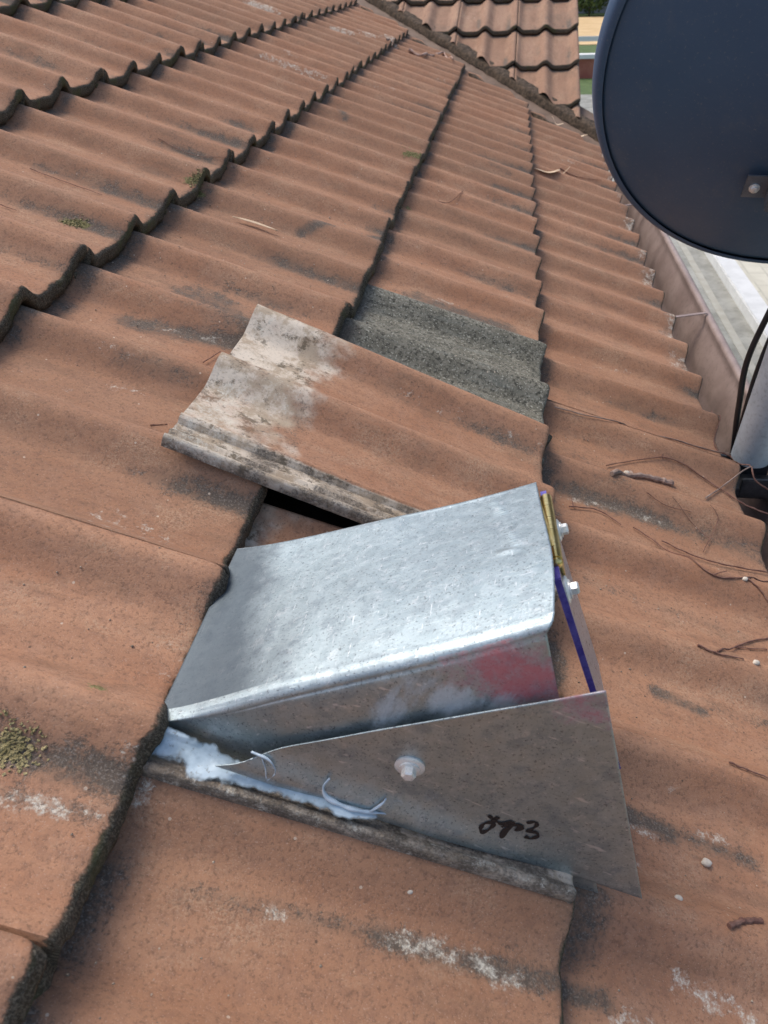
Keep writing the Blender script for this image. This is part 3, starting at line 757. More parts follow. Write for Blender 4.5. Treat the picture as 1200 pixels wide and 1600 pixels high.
# cross section across v: far cheek, top, bend, near cheek
RB = .011; VF, VN = -.250, -.441
nu = 190; nvv = 0
sec = []                    # (v, drop, kind)
for t in np.linspace(0, 1, 20): sec.append((VF, (1 - t) * 1.0, 'far'))
for t in np.linspace(0, 1, 130)[1:]: sec.append((VF + (VN + RB - VF) * t, 0, 'top'))
for a in np.linspace(0, 90, 16)[1:]: sec.append((VN + RB - RB * math.sin(math.radians(a)), RB * (1 - math.cos(math.radians(a))), 'bend'))
for t in np.linspace(0, 1, 110)[1:]: sec.append((VN, t, 'near'))
V = []; A1 = []; RC = []
tt = np.linspace(0, 1, nu)
for (v, dr, kd) in sec:
    # top line from the tongue (u=-.03) to the mouth (u=.2); cheeks run down to the tile and rake outwards
    ur = .207 - .0115 * (VF - v) / (VF - VN)
    u = .0025 + (ur - .0025) * tt
    topn = cover_line(u, v) + .0012 * np.sin((v + .43) * 30) * tt
    if kd in ('top',): n = topn
    elif kd == 'bend': n = topn - dr * sstep(u, .0, .06)
    else:
        base = H0 + .0
        f0 = (RB * sstep(u, .0, .06)) if kd == 'near' else 0
        hgt = np.clip(topn - f0 - (-.022), .0, None)
        n = topn - f0 - dr * hgt
        u = u + (topn - n - f0) * (.72 if kd == 'near' else .12) * tt ** 2
    vv_ = np.full(nu, v) - (0.0105 * dr ** .45 * sstep(u, .02, .12) if kd == 'near' else 0)
    V.append(np.c_[u, vv_, n]); RC.append(np.c_[u, np.full(nu, v), n])
    a = np.zeros((nu, 3)); 
    V_ = V[-1]
    if kd == 'near' or (kd == 'bend' and dr > RB * .5):
        hh = (topn - n)
        red = 1.1 * np.exp(-(((V_[:, 0] - .198) / .042) ** 2 + ((V_[:, 2] - .158) / .026) ** 2))
        wh = .85 * np.exp(-(((V_[:, 0] - .212) / .022) ** 2 + ((V_[:, 2] - .132) / .014) ** 2)) + .75 * np.exp(-(((V_[:, 0] - .140) / .012) ** 2 + ((V_[:, 2] - .085) / .022) ** 2)) \
            + .5 * np.exp(-(((V_[:, 0] - .170) / .010) ** 2 + ((V_[:, 2] - .120) / .015) ** 2)) + .60 * np.exp(-(((V_[:, 0] - .165) / .06) ** 2 + ((V_[:, 2] - .12) / .03) ** 2)) + .5 * np.exp(-(((V_[:, 0] - .05) / .02) ** 2 + ((V_[:, 2] - .01) / .015) ** 2))  # local smears; the broad term paints in the cheek's pale reflection
        a[:, 0] = red; a[:, 1] = wh
    if kd == 'top':
        a[:, 2] = 1.35 * sstep(V_[:, 0] + .22 * (V_[:, 1] + .25), .062, -.03) + .22 * sstep(fbm(V_, 13, 37, 2), .05, .5)  # dark reflection painted on the left end, plus random grime blotches
        for (du_, dv_, r_) in ((.206, -.355, .012), (.190, -.300, .012)):
            a[:, 1] = np.maximum(a[:, 1], .4 * np.exp(-(((V_[:, 0] - du_) / r_) ** 2 + ((V_[:, 1] - dv_) / .012) ** 2)))
    A1.append(a)
V = np.concatenate(V); A1 = np.concatenate(A1)
ev = np.clip((VN + RB + .070 - V[:, 1]) / .070, 0, 1); V[:, 2] -= .0060 * ev ** 2 * sstep(V[:, 0], .0, .08)
# dents: imprints of threaded screws pressed from below, and gentle waviness
topm = (V[:, 1] > VN + .004) & (V[:, 1] < VF - .004)
V[:, 2] += topm * (fbm(V, 11, 9, 2) * .0016 + fbm(V, 45, 19, 2) * .0003) * sstep(V[:, 0], .0, .05)
def dent(p0, p1, wd_, amp, rip):
    du, dv = p1[0] - p0[0], p1[1] - p0[1]; L = math.hypot(du, dv)
    t = ((V[:, 0] - p0[0]) * du + (V[:, 1] - p0[1]) * dv) / L; d = (-(V[:, 0] - p0[0]) * dv + (V[:, 1] - p0[1]) * du) / L
    m = np.exp(-(d / wd_) ** 2) * sstep(t, -.003, .003) * sstep(t, L + .003, L - .003) * topm
    V[:, 2] += m * amp * (.5 + .5 * np.sin(t * 2 * math.pi / rip))
dent((.180, -.262), (.184, -.292), .0035, .0016, .0033); dent((.184, -.325), (.186, -.350), .003, .0013, .0036); dent((.176, -.352), (.194, -.358), .003, .0014, .02)
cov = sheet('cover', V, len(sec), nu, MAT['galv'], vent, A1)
# outer side plate -----------------------------------------------------
VP = -.4535
nx, ny = 150, 110; V = []; A1 = []
for j in range(ny):
    t = j / (ny - 1)
    # left edge from apex; bottom line (t=0) and top line (t=1)
    bl, br = np.array((.052, -.010)), np.array((.372, -.004)); tl, tr = np.array((.072, .006)), np.array((.2385, .1755))
    for i in range(nx):
        q = i / (nx - 1); p = (bl * (1 - q) + br * q) * (1 - t) + (tl * (1 - q) + tr * q) * t
        V.append((p[0], VP, p[1]))
V = np.array(V)
low = sstep(V[:, 2], .035, -.004)
V[:, 1] += -.0085 * low ** 2 * sstep(V[:, 0], .34, .20) + .0012 * fbm(V, 12, 3, 2) - .003 * sstep(V[:, 0], .22, .37)
A1 = np.zeros((len(V), 3))
A1[:, 0] = .62 * np.exp(-(((V[:, 0] - .225) / .040) ** 2 + ((V[:, 2] - .160) / .018) ** 2))
A1[:, 1] = .36 * sstep(fbm(V, 20, 13, 2), -.1, .5)
plate = sheet('side_plate', V, ny, nx, MAT['galv'], vent, A1)
# signature in marker pen, lying on the plate
SCR = [[(.2361,.0276),(.2405,.0259),(.2426,.0289),(.2419,.0230),(.2376,.0193),(.2366,.0147),(.2385,.0112),(.2419,.0143),(.2433,.0208),(.2404,.0239),(.2441,.0245),(.2472,.0243),(.2509,.0290),(.2532,.0283),(.2504,.0240),(.2487,.0213)],
       [(.2531,.0306),(.2545,.0217),(.2532,.0128),(.2518,.0147),(.2535,.0238),(.2578,.0291),(.2615,.0277),(.2585,.0225),(.2601,.0306)],
       [(.2613,.0341),(.2650,.0385),(.2678,.0358),(.2673,.0300),(.2657,.0254),(.2713,.0281),(.2742,.0252),(.2714,.0201),(.2669,.0202)]]
ink = MB()
def plate_v(u, n):
    lw = float(sstep(np.array([n]), .035, -.004)[0])
    return VP - .0085 * lw ** 2 * float(sstep(np.array([u]), .34, .20)[0]) + .0012 * float(fbm(np.array([[u, VP, n]]), 12, 3, 2)[0]) - .003 * float(sstep(np.array([u]), .22, .37)[0])
for st_ in SCR:
    pts = spline([(a, 0, b) for a, b in st_], 6)
    P = []
    for i, p in enumerate(pts):
        a = pts[max(i - 1, 0)]; b = pts[min(i + 1, len(pts) - 1)]; d = (b - a); d = d / (np.linalg.norm(d) + 1e-9)
        wv = .00125 * (1 + .35 * math.sin(i * .7)); nn2 = np.array([-d[2], 0, d[0]]) * wv
        P.append((p + nn2, p - nn2))
    Vv = []; Ff = []
    for i, (a, b) in enumerate(P):
        off = .00085 + i * .000004
        Vv += [W3((a[0], plate_v(a[0], a[2]) - off, a[2])), W3((b[0], plate_v(b[0], b[2]) - off, b[2]))]
    for i in range(len(P) - 1): Ff.append((2 * i, 2 * i + 1, 2 * i + 3, 2 * i + 2))
    ink.add(Vv, Ff)
ink.build('marker_signature', MAT['ink'], plate, smooth=False)
def hexbolt(name, c, ax, parent, s=1.0, spin=.3):
    m = MB(); c = np.array(c, float); ax = np.array(ax, float); ax /= np.linalg.norm(ax)
    cw, aw = W3(c), W3(ax)
    m.disc(cw, aw, [(0, .0088 * s), (.0012 * s, .0090 * s), (.0020 * s, .0078 * s), (.0024 * s, .0066 * s)], 28)
    o = m.build(name, MAT['steel'], parent)
    h = MB(); h.disc(cw, aw, [(.0024 * s, .0062 * s), (.0034 * s, .0062 * s), (.0036 * s, .0045 * s)], 24)
    a = Vector(aw).cross(Vector((.3, .1, .9))).normalized(); b = Vector(aw).cross(a)
    rings = []
    for (hh, rr) in ((.0034, .0044), (.0074, .0044), (.0082, .0034)):
        rings.append([Vector(cw) + Vector(aw) * hh * s + (a * math.cos(spin + math.pi / 3 * k) + b * math.sin(spin + math.pi / 3 * k)) * rr * s for k in range(6)])
    f = [tuple(range(6))[::-1], tuple(range(12, 18))]
    for i in range(2):
        for k in range(6): f.append((i * 6 + k, i * 6 + (k + 1) % 6, (i + 1) * 6 + (k + 1) % 6, (i + 1) * 6 + k))
    h.add([q for r in rings for q in r], f)
    h.build('bolt_head', MAT['steel'], o, smooth=False)
    return o
hexbolt('bolt', (.1695, plate_v(.1695, .050) - .0004, .050), (0, -1, 0), vent, 1.12)
# hinged acrylic flap -----------------------------------------------------
fd = np.array([.66, 0, -.751]); fn = np.array([.751, 0, .66])     # down the flap, out of the flap
def hpv(v): q = (v + .25) / (-.128); return np.array([.213 - .004 * q, v, .157 + .020 * q])
def FL(d, v, o): return tuple(W3(hpv(v) + fd * d + fn * o))
fl = MB(); fl.prism([FL(.0, -.255, 0), FL(.0, -.378, 0), FL(.200, -.378, 0), FL(.200, -.255, 0)], [FL(.0, -.255, .004), FL(.0, -.378, .004), FL(.200, -.378, .004), FL(.200, -.255, .004)])
flap = fl.build('flap', MAT['acrylic'], vent, smooth=False)
ed = MB()
ed.prism([FL(-.0004, -.3784, -.0003), FL(-.0004, -.3792, -.0003), FL(.2004, -.3792, -.0003), FL(.2004, -.3784, -.0003)],
         [FL(-.0004, -.3784, .0043), FL(-.0004, -.3792, .0043), FL(.2004, -.3792, .0043), FL(.2004, -.3784, .0043)])
ed.prism([FL(-.0008, -.2546, -.0003), FL(-.0008, -.3784, -.0003), FL(-.0002, -.3784, -.0003), FL(-.0002, -.2546, -.0003)],
         [FL(-.0008, -.2546, .0043), FL(-.0008, -.3784, .0043), FL(-.0002, -.3784, .0043), FL(-.0002, -.2546, .0043)])
ed.build('film_edge', MAT['violet'], flap, smooth=False)
hg = MB(); ka = lambda v: hpv(v) + fn * .0035 + fd * (-.002)
for a, b in ((-.270, -.288), (-.2885, -.306), (-.3065, -.324), (-.3245, -.342), (-.3425, -.360)):
    hg.tube([W3(ka(a)), W3(ka(b))], .0044, 16)
hg.disc(W3(ka(-.360)), W3((-.03, -1, .15)), [(0, .0036), (.001, .0040), (.003, .0038), (.0042, .0022)], 16)
hinge = hg.build('hinge', MAT['brass'], vent)
lf = MB()
lf.prism([FL(.000, -.271, .0045), FL(.000, -.359, .0045), FL(.017, -.359, .0045), FL(.017, -.271, .0045)], [FL(.000, -.271, .0062), FL(.000, -.359, .0062), FL(.017, -.359, .0062), FL(.017, -.271, .0062)])
lf.build('hinge_leaf', MAT['brass'], hinge, smooth=False, bevel=.0003)
lf = MB()
pp = lambda u, v, n: tuple(W3((u, v, n)))
cu = lambda u, v, o: pp(u, v, float(cover_line(u, v)) - o)
lf.prism([cu(.186, -.271, .0035), cu(.186, -.359, .0035), cu(.204, -.359, .0035), cu(.207, -.271, .0035)], [cu(.186, -.271, .0050), cu(.186, -.359, .0050), cu(.204, -.359, .0050), cu(.207, -.271, .0050)])
lf.build('hinge_leaf', MAT['brass'], hinge, smooth=False, bevel=.0003)
hexbolt('bolt', hpv(-.295) + fd * .0143 + fn * .0062, fn, vent, .95, .1)
hexbolt('bolt', hpv(-.366) + fd * .019 + fn * .0042, fn, vent, 1.05, .5)
# silicone ---------------------------------------------------------------
bm = bmesh.new()
rs = random.Random(4)
def blob_mesh(pts, rad, name, parent, seed, nz=.35):
    m = MB(); rad = [x * .72 for x in rad]; sp = spline(pts, 10); n = len(sp); rr = [float(np.interp(i / (n - 1), np.linspace(0, 1, len(rad)), rad)) for i in range(n)]
    m.tube([W3(p) for p in sp], rr, 14)
    o = m.build(name, MAT['silicone'], parent, auto=False)
    me = o.data; co = np.empty(len(me.vertices) * 3); me.vertices.foreach_get('co', co); co = co.reshape(-1, 3)
    nr = np.empty(len(me.vertices) * 3); me.vertices.foreach_get('normal', nr); nr = nr.reshape(-1, 3)
    rep = np.repeat(rr, 14)[:len(co)]
    co = co + nr * (fbm(co + seed, 70, 3, 3) * nz * 1.6 * rep)[:, None]
    me.vertices.foreach_set('co', co.ravel()); me.update(); return o
def smear(name, U, mul, label=None):
    rows = []; cov_ = []
    nt, ns_ = 220, 44
    for i in range(nt):
        u = U[0] + (U[1] - U[0]) * i / (nt - 1); q = (u - U[0]) / (U[1] - U[0])
        wall_v = -.4445 - (.4545 - .4445 + .003) * float(sstep(np.array([u]), .040, .085)[0])      # first against the cover, then against the plate
        up = (.007 * (1 - q) + .007) * mul; out = .4705 + wall_v
        chn = -.024 + .020 * float(sstep(np.array([u]), -.02, .20)[0])
        for j in range(ns_):
            t = j / (ns_ - 1)
            a = t * math.pi / 2
            # a hollow fillet between the channel and the sheet
            v = wall_v - out * (1 - math.sin(a)) ** 1.15 - .0008; n = chn + (up - 0) * (1 - math.cos(a)) ** 1.2 + .0012
            rows.append((u, v, n)); cov_.append(min(t, 1 - t) * 2.6)
    V = np.array(rows); cv = np.array(cov_)
    th_ = (.0010 + .0028 * np.clip(fbm(V, 42, 3, 3) + .25, 0, 1) + .0016 * np.clip(fbm(V * np.array([.4, 1, 1]), 150, 7, 2), 0, 1)) * np.clip(cv * 1.6, 0, 1)
    V = V + np.c_[np.zeros(len(V)), -th_ * .75, th_ * .65]
    ends = np.clip(np.minimum((V[:, 0] - U[0]) / .006, (U[1] - V[:, 0]) / .03), 0, 1)
    a = np.c_[np.clip(cv, 0, 1) * ends, np.zeros(len(V)), np.zeros(len(V))]
    me = mesh_np(name, W3(V), grid_faces(nt, ns_), V, a); o = link_mesh(name, me, MAT['smear'], vent)
    return o
smear('silicone_bead', (.0, .178), 1.0)
blob_mesh([(.087, -.462, -.004), (.083, -.461, .006), (.077, -.458, .012), (.070, -.456, .010)], [.0015, .0010, .0010, .0016], 'silicone_strand', vent, 3, 1.0)
blob_mesh([(.088, -.462, -.006), (.091, -.461, .004), (.084, -.459, .012), (.071, -.4565, .011)], [.0014, .0009, .0009, .0013], 'silicone_strand', vent, 8, 1.0)
blob_mesh([(.126, -.459, .015), (.125, -.461, .005), (.132, -.463, -.002), (.150, -.465, -.0012), (.166, -.463, .001), (.172, -.4615, .0005), (.174, -.461, -.004)], [.0011, .0013, .0020, .0022, .0018, .0012, .0009], 'silicone_strand', vent, 4, .9)
blob_mesh([(.161, -.464, .001), (.166, -.461, .010), (.167, -.459, .014)], [.0012, .0009, .0007], 'silicone_strand', vent, 5, .9)

# ------------------------------------------------------------------ satellite dish
DC = np.array([.6543, .4415, .2695]); az, el = .1172, .5482
dn = np.array([math.cos(el) * math.sin(az), math.cos(el) * math.cos(az), math.sin(el)])      # the way it looks
da = np.cross(dn, [0, 0, 1.]); da /= np.linalg.norm(da); db = np.cross(da, dn)
BASE = np.array([.641, .362, -.268])
dish = empty('satellite_dish', BASE, label='dark slate satellite dish seen from behind on a galvanised pole at the eave', cat='satellite dish')
RD = .33; V = []; NRr, NA = 40, 144
def dpt(r, t, back=0.0): return DC + da * r * math.cos(t) + db * r * 1.08 * math.sin(t) - dn * (.075 * (1 - (r / RD) ** 2) + back)
V = [dpt(RD * (i + .001) / (NRr - 1) * .965, 2 * math.pi * j / NA) for i in range(NRr) for j in range(NA + 1)]
refl = link_mesh('reflector', mesh_np('reflector', V, grid_faces(NRr, NA + 1)), MAT['dish'], dish)
m_ = refl.modifiers.new('thickness', 'SOLIDIFY'); m_.thickness = .0016
rim = []
for (r, b) in ((.955, .006), (.965, .0075), (.975, .008), (.985, .007), (.993, .003), (1.0, -.003), (1.004, -.009), (.998, -.013), (.988, -.012), (.975, -.004), (.955, .001)):
    for j in range(NA + 1):
        t = 2 * math.pi * j / NA; rr = RD * r
        rim.append(DC + da * rr * math.cos(t) + db * rr * 1.08 * math.sin(t) - dn * (.075 * (1 - min(r, 1) ** 2) + b))
link_mesh('rim', mesh_np('rim', rim, grid_faces(11, NA + 1)), MAT['dish'], refl)
def DP(a, b, o): return tuple(DC + da * a + db * b - dn * o)
br = MB()      # folded bracket: two flanges and a channel across the back
def zb(b0, b1, a0, a1, o0, o1): br.box(a0, a1, b0, b1, o0, o1, lambda p: DP(*p))
BA, BB = -.085, -.120
zb(BB - .020, BB + .020, BA - .016, BA + .016, .073, .0755)
zb(BB - .020, BB + .022, BA + .016, BA + .0185, .073, .100)
zb(BB - .020, BB + .022, BA + .0185, .100, .0975, .100)
zb(BB + .0195, BB + .022, BA + .0185, .100, .080, .0975)
zb(BB - .022, BB - .0195, BA + .0185, .100, .080, .100)
zb(BB - .020, BB + .022, .100, .1025, .073, .100); zb(BB - .020, BB + .020, .1025, .132, .073, .0755)
zb(BB + .0, BB + .19, -.03, .03, .090, .0975)
brk = br.build('bracket', MAT['dish_metal'], dish, smooth=False, bevel=.0006)
for a in (BA - .002, .118):
    b = MB(); b.disc(DP(a, BB - .002, .0755), -dn, [(0, .0075), (.0015, .0075), (.002, .0055), (.005, .0052), (.0062, .003)], 16); b.build('bolt', MAT['steel'], brk)
# pole: straight up from its foot, then a clamp to the back of the dish
pl = MB(); pl.tube([BASE, (.6405, .343, -.085), (.642, .340, .02), (.646, .338, .13), (.650, .345, .19), (.653, .362, .23)], .0300, 32)
pole = pl.build('pole', MAT['pole'], dish)
cl = MB(); cl.box(-.03, .03, -.14, .06, .098, .150, lambda p: DP(*p)); cl.build('clamp', MAT['dish_metal'], dish, smooth=False, bevel=.002)
ft = MB()
def fb(x0, x1, y0, y1, z0, z1): ft.box(x0, x1, y0, y1, z0, z1)
fb(.625, .690, .322, .330, -.320, -.288); fb(.567, .574, .27, .44, -.42, -.272); fb(.575, .625, .322, .330, -.330, -.306); fb(.575, .69, .396, .404, -.330, -.290); fb(.612, .70, .3305, .3955, -.330, -.322)
ft.build('foot_bracket', MAT['blackmetal'], dish, smooth=False, bevel=.0015)
cb = MB(); cb.tube(spline([(.652, .41, .16), (.640, .405, .05), (.618, .400, -.04), (.607, .400, -.12), (.612, .392, -.20), (.63, .41, -.33), (.60, .45, -.395)], 10), .0048, 12); cb.build('cable', MAT['rubber'], dish)
cb = MB(); cb.tube(spline([(.655, .40, .17), (.648, .395, .06), (.630, .388, -.04), (.620, .384, -.12), (.618, .380, -.20), (.625, .39, -.30)], 10), .0035, 10); cb.build('cable', MAT['rubber'], dish)

# ------------------------------------------------------------------ twigs, leaves, moss, pebbles on the tiles
def path3(name, lift, wav=.0003, n=7):
    pts = TRACE[name]; sp = spline([(a, b, 0) for a, b in pts], n); out = []
    for i, p in enumerate(sp):
        out.append([p[0], p[1], max(surf(p[0], p[1]), -.05 if p[0] > .66 else -1) + lift + wav * math.sin(i * 1.7 + len(name))])
    h = [q[2] for q in out]              # a stiff stem does not follow every hollow
    for _ in range(3): h = [max(h[i], .5 * (h[max(i - 1, 0)] + h[min(i + 1, len(h) - 1)]) - .0006) for i in range(len(h))]
    return [W3((q[0], q[1], z)) for q, z in zip(out, h)]
def twig(tr, r0, r1, mat, label, cat='twig', group=None, lift=.002, name='twig', branches=()):
    P = path3(tr, lift); n = len(P); m = MB(); rr = [(r0 + (r1 - r0) * i / (n - 1)) * (1 + .22 * math.sin(i * 2.3)) for i in range(n)]
    P = [p + np.array([0, 1, 0]) * .0003 * math.sin(i * 1.3) for i, p in enumerate(P)]
    if r1 < .0022: rr = [x * .68 for x in rr]
    m.tube(P, rr, 8)
    for j, (t, ln, an) in enumerate(branches):
        i = int(t * (n - 1)); d = P[min(i + 1, n - 1)] - P[max(i - 1, 0)]; d /= np.linalg.norm(d)
        s_ = np.array([math.cos(an) * d[0] - math.sin(an) * d[1], math.sin(an) * d[0] + math.cos(an) * d[1], .12])
        m.tube([P[i], P[i] + s_ * ln * .5 + np.array([0, 0, .001]), P[i] + s_ * ln], [rr[i] * .8, rr[i] * .6, rr[i] * .35], 7)
    return tag(m.build(name, MAT[mat], None), label, cat, group)
twig('needle1', .0010, .0006, 'twig', 'straight reddish brown pine needle on the upper left tiles')
twig('needle2', .0010, .0006, 'twig', 'short brown needle at the left border on the tiles')
twig('needle3', .0009, .0006, 'twig', 'thin dark needle lying across the upper tiles below a mossy edge')
twig('needle4', .0010, .0008, 'twig', 'tiny brown stub sticking out beside the bare head of the lifted tile')
twig('needle5', .0008, .0006, 'twig', 'tiny curled brown sprig left of the lifted tile corner')
twig('twig6', .0016, .0008, 'twig', 'small reddish twig on the third course of tiles, near the middle of the roof')
twig('twig7', .0026, .0012, 'twig', 'dark stem far up the roof beside the valley')
twig('twigr', .0024, .0009, 'twig', 'reddish twig trailing from the dry leaf towards the gutter')
twig('barkb', .0040, .0022, 'stick', 'short dark bark piece close to the valley, left of the longer strip')
twig('bark', .0060, .0035, 'bark', 'long pale curled bark strip near the far valley', 'bark strip', name='bark_strip', lift=.008)
twig('stick', .0034, .0048, 'stick', 'thick grey broken stick resting on the lower tiles near the pole', 'stick', name='stick', branches=((.35, .012, 1.2),))
G1 = 'thin vine stems trailing over the lower tiles'
twig('vine1', .0014, .0016, 'stick', 'long pale straight vine stem running down a tile crest to the foot of the pole', group=G1)
twig('vine2', .0011, .0020, 'twig', 'arched reddish vine stem passing under the pole foot', group=G1, branches=((.3, .02, .8),))
twig('vine3', .0020, .0013, 'stick', 'pale stem leaning diagonally up to the pole foot', group=G1)
twig('vine4', .0011, .0019, 'twig', 'reddish stem dropping from the gutter then crossing the pole foot', group=G1)
twig('vine5', .0014, .0011, 'twig', 'short red arched twig just right of the hinge of the vent', group=G1, branches=((.08, .018, 1.3),))
twig('vine6', .0010, .0016, 'twig', 'long thin stem curving down the tile below the thick stick', group=G1, branches=((.62, .02, .5),))
twig('vine7', .0013, .0015, 'twig', 'stem curving just above another near the right border', group=G1)
twig('vine8', .0016, .0013, 'twig', 'short brown twig at the right border below the two curving stems', group=G1)
twig('vine9', .0018, .0010, 'twig', 'forked dark twig lying in a tile hollow right of the flap', group=G1)
twig('vine10', .0016, .0013, 'twig', 'upper prong of the forked twig right of the flap', group=G1)
twig('vine11', .0010, .0009, 'twig', 'thin lower prong reaching the right border beside the forked twig', group=G1)
twig('vine12', .0013, .0011, 'twig', 'straight dark twig at the right border level with the side plate', group=G1)
twig('twig13', .0008, .0006, 'twig', 'hair thin stem just below the thick grey stick', group=G1)
twig('twig14', .0008, .0006, 'twig', 'hair thin looped stem crossing a crest below the stick', group=G1)
twig('twig15', .0007, .0005, 'twig', 'hair thin stem slanting across the tile right of the stick', group=G1)
twig('chip', .0022, .0024, 'twig', 'short thick dark wood chip alone at the lower right', 'wood chip', name='wood_chip')
def leaf(tr, wd_, mat, label, name='leaf'):
    P = path3(tr, .004, 0); n = len(P); V = []
    for i, p in enumerate(P):
        t = i / (n - 1); w_ = wd_ * math.sin(math.pi * min(max(t, .03), .97)) ** .7
        for j, q in enumerate((-1, -.5, 0, .5, 1)): V.append(p + np.array([0, q * w_, .0015 - .0012 * (1 - q * q) + .002 * t * t]))
    me = mesh_np(name, V, grid_faces(n, 5)); o = link_mesh(name, me, MAT[mat]); m_ = o.modifiers.new('thickness', 'SOLIDIFY'); m_.thickness = .0004
    return tag(o, label, 'leaf')
leaf('sliver', .0042, 'paleleaf', 'narrow pale dry leaf lying alone on a tile left of the middle')
leaf('leafr', .010, 'paleleaf', 'flat tan dry leaf on the lowest course far down the roof')
leaf('vleafa', .016, 'paleleaf', 'buff dry leaf nearest the gutter at the bottom of the valley')
leaf('vleafb', .014, 'paleleaf', 'buff dry leaf in the middle of three at the bottom of the valley')
leaf('vleafc', .011, 'bark', 'brown curled leaf highest of three at the bottom of the valley')
for nm, r, lb in (('pebble1', .0042, 'white pebble right of the lower tip of the side plate'), ('pebble2', .0026, 'small buff grit crumb below the tip of the side plate'), ('pebble3', .0034, 'white pebble near the right border beside the forked twig'),
                  ('pebble4', .0036, 'small pale pebble near the right border between two curving stems'), ('pebble5', .0026, 'pale crumb below the lower edge of the vent, right one of two'), ('pebble6', .0026, 'pale crumb below the lower edge of the vent, left one of two'),
                  ('pebble7', .0040, 'buff pebble beside the thick grey stick')):
    u, v = TRACE[nm][0]
    bm = bmesh.new(); bmesh.ops.create_icosphere(bm, subdivisions=3, radius=r)
    me = bpy.data.meshes.new('pebble'); bm.to_mesh(me); bm.free()
    co = np.empty(len(me.vertices) * 3); me.vertices.foreach_get('co', co); co = co.reshape(-1, 3)
    co = co * np.array([1.15, .9, .7]) * (1 + .35 * fbm(co + u * 9, 180, 2, 2))[:, None]
    me.vertices.foreach_set('co', (co + W3((u, v, surf(u, v) + r * .4))).ravel()); me.update()
    tag(link_mesh('pebble', me, MAT['pebble']), lb, 'pebble', 'pebbles and grit lying on the tiles')
# fine grit and crumbs scattered over the tiles
gr = random.Random(21); gv = []; gf = []
for i in range(1500):
    k = gr.choice((0, 0, 1, 1, 1, 2, 2)); 
    u = (k - 1) * G + (abs(gr.gauss(0, .05)) if gr.random() < .45 else gr.uniform(0, G)); v = gr.uniform(-.75, 1.1)
    if -.50 < v < -.12 and -.02 < u < .40: continue
    if -.18 < v < .2 and -.12 < u < .34: continue
    if gr.random() < .4: v = round(v / .15) * .15 - gr.uniform(.035, .08)
    if not (-.0 < u < .64 or u < -.0): continue
    r = gr.uniform(.0004, .0013) * (1.5 if gr.random() < .06 else 1)
    c = W3((u, v, surf(u, v) + r * .4)); o_ = len(gv)
    for d in ((1, 0, 0), (-1, 0, 0), (0, 1, 0), (0, -1, 0), (0, 0, .8), (0, 0, -.8)): gv.append(c + np.array(d) * r * np.array([gr.uniform(.6, 1.4) for _ in range(3)]))
    for a, b, cc in ((0, 2, 4), (2, 1, 4), (1, 3, 4), (3, 0, 4), (2, 0, 5), (1, 2, 5), (3, 1, 5), (0, 3, 5)): gf.append((o_ + a, o_ + b, o_ + cc))
tag(link_mesh('grit', mesh_np('grit', np.array(gv), gf), simple('mixed_grit', (.10, .075, .055), (.52, .44, .34), 60, .9, 0, .2), smooth=False), 'fine pale and dark grit scattered over the tiles', 'grit', kind='stuff')
def moss(tr, r, label, seed, k=26):
    bm = bmesh.new(); rr_ = random.Random(seed); c = TRACE[tr]
    for i in range(k):
        j = rr_.random() * (len(c) - 1); a = c[int(j)]; b = c[min(int(j) + 1, len(c) - 1)]; t = j % 1
        u = a[0] + (b[0] - a[0]) * t + rr_.gauss(0, r * .8); v = a[1] + (b[1] - a[1]) * t + rr_.gauss(0, r * .7)
        s_ = r * rr_.uniform(.07, .17)
        bmesh.ops.create_icosphere(bm, subdivisions=2, radius=s_, matrix=Matrix.Translation(Vector(W3((u, v, surf(u, v) + s_ * .15)))) @ Matrix.Diagonal((1, 1, .38, 1)))
    me = bpy.data.meshes.new('moss_clump'); bm.to_mesh(me); bm.free()
    co = np.empty(len(me.vertices) * 3); me.vertices.foreach_get('co', co); co = co.reshape(-1, 3)
    co = co + np.c_[noise(co, 900, 1), noise(co, 900, 2), noise(co, 900, 3)] * .0011
    me.vertices.foreach_set('co', co.ravel()); me.update()
    tag(link_mesh('moss_clump', me, MAT['moss'], smooth=False), label, 'moss', 'moss clumps growing on the tiles')
moss('moss1', .0085, 'large olive moss clump at the left border on the near tile', 1, 420)
moss('moss2', .0070, 'small green moss clump in a hollow of the upper left tiles', 2, 110)
moss('moss3', .0085, 'green moss clump just under the dark wavy course edge', 3, 120)
moss('moss4', .012, 'small moss clump at the end of a tile far up the roof', 4, 40)
moss('moss5', .0022, 'tiny dark moss tuft left of the vent', 5, 30)

# ------------------------------------------------------------------ ground and what lies beyond the eave
def struct(name, mb, mat, **k): return tag(mb.build(name, mat, None, smooth=False, **k), kind='structure')
MAT['lawn'] = simple('lawn', (.055, .095, .025), (.10, .15, .045), 3, .95, 0, .6, .02, 40)
MAT['path'] = simple('mossy_concrete_path', (.19, .19, .165), (.32, .32, .285), 2.6, .9, 0, .5, .01, 22)
MAT['strip'] = simple('weathered_joint_strip', (.30, .29, .24), (.38, .37, .32), 5, .85)
MAT['white_kerb'] = simple('pale_kerb_concrete', (.52, .53, .52), (.62, .63, .62), 4, .7)
s = NT('cream_paving'); o = s.obj()
bk = s.n('ShaderNodeTexBrick'); bk.inputs['Scale'].default_value = 1; bk.inputs['Brick Width'].default_value = .42; bk.inputs['Row Height'].default_value = .21; bk.inputs['Mortar Size'].default_value = .012
mpn = s.n('ShaderNodeMapping'); s.l(o, mpn.inputs[0]); mpn.inputs['Rotation'].default_value = (0, 0, math.pi / 2); s.l(mpn.outputs[0], bk.inputs['Vector'])
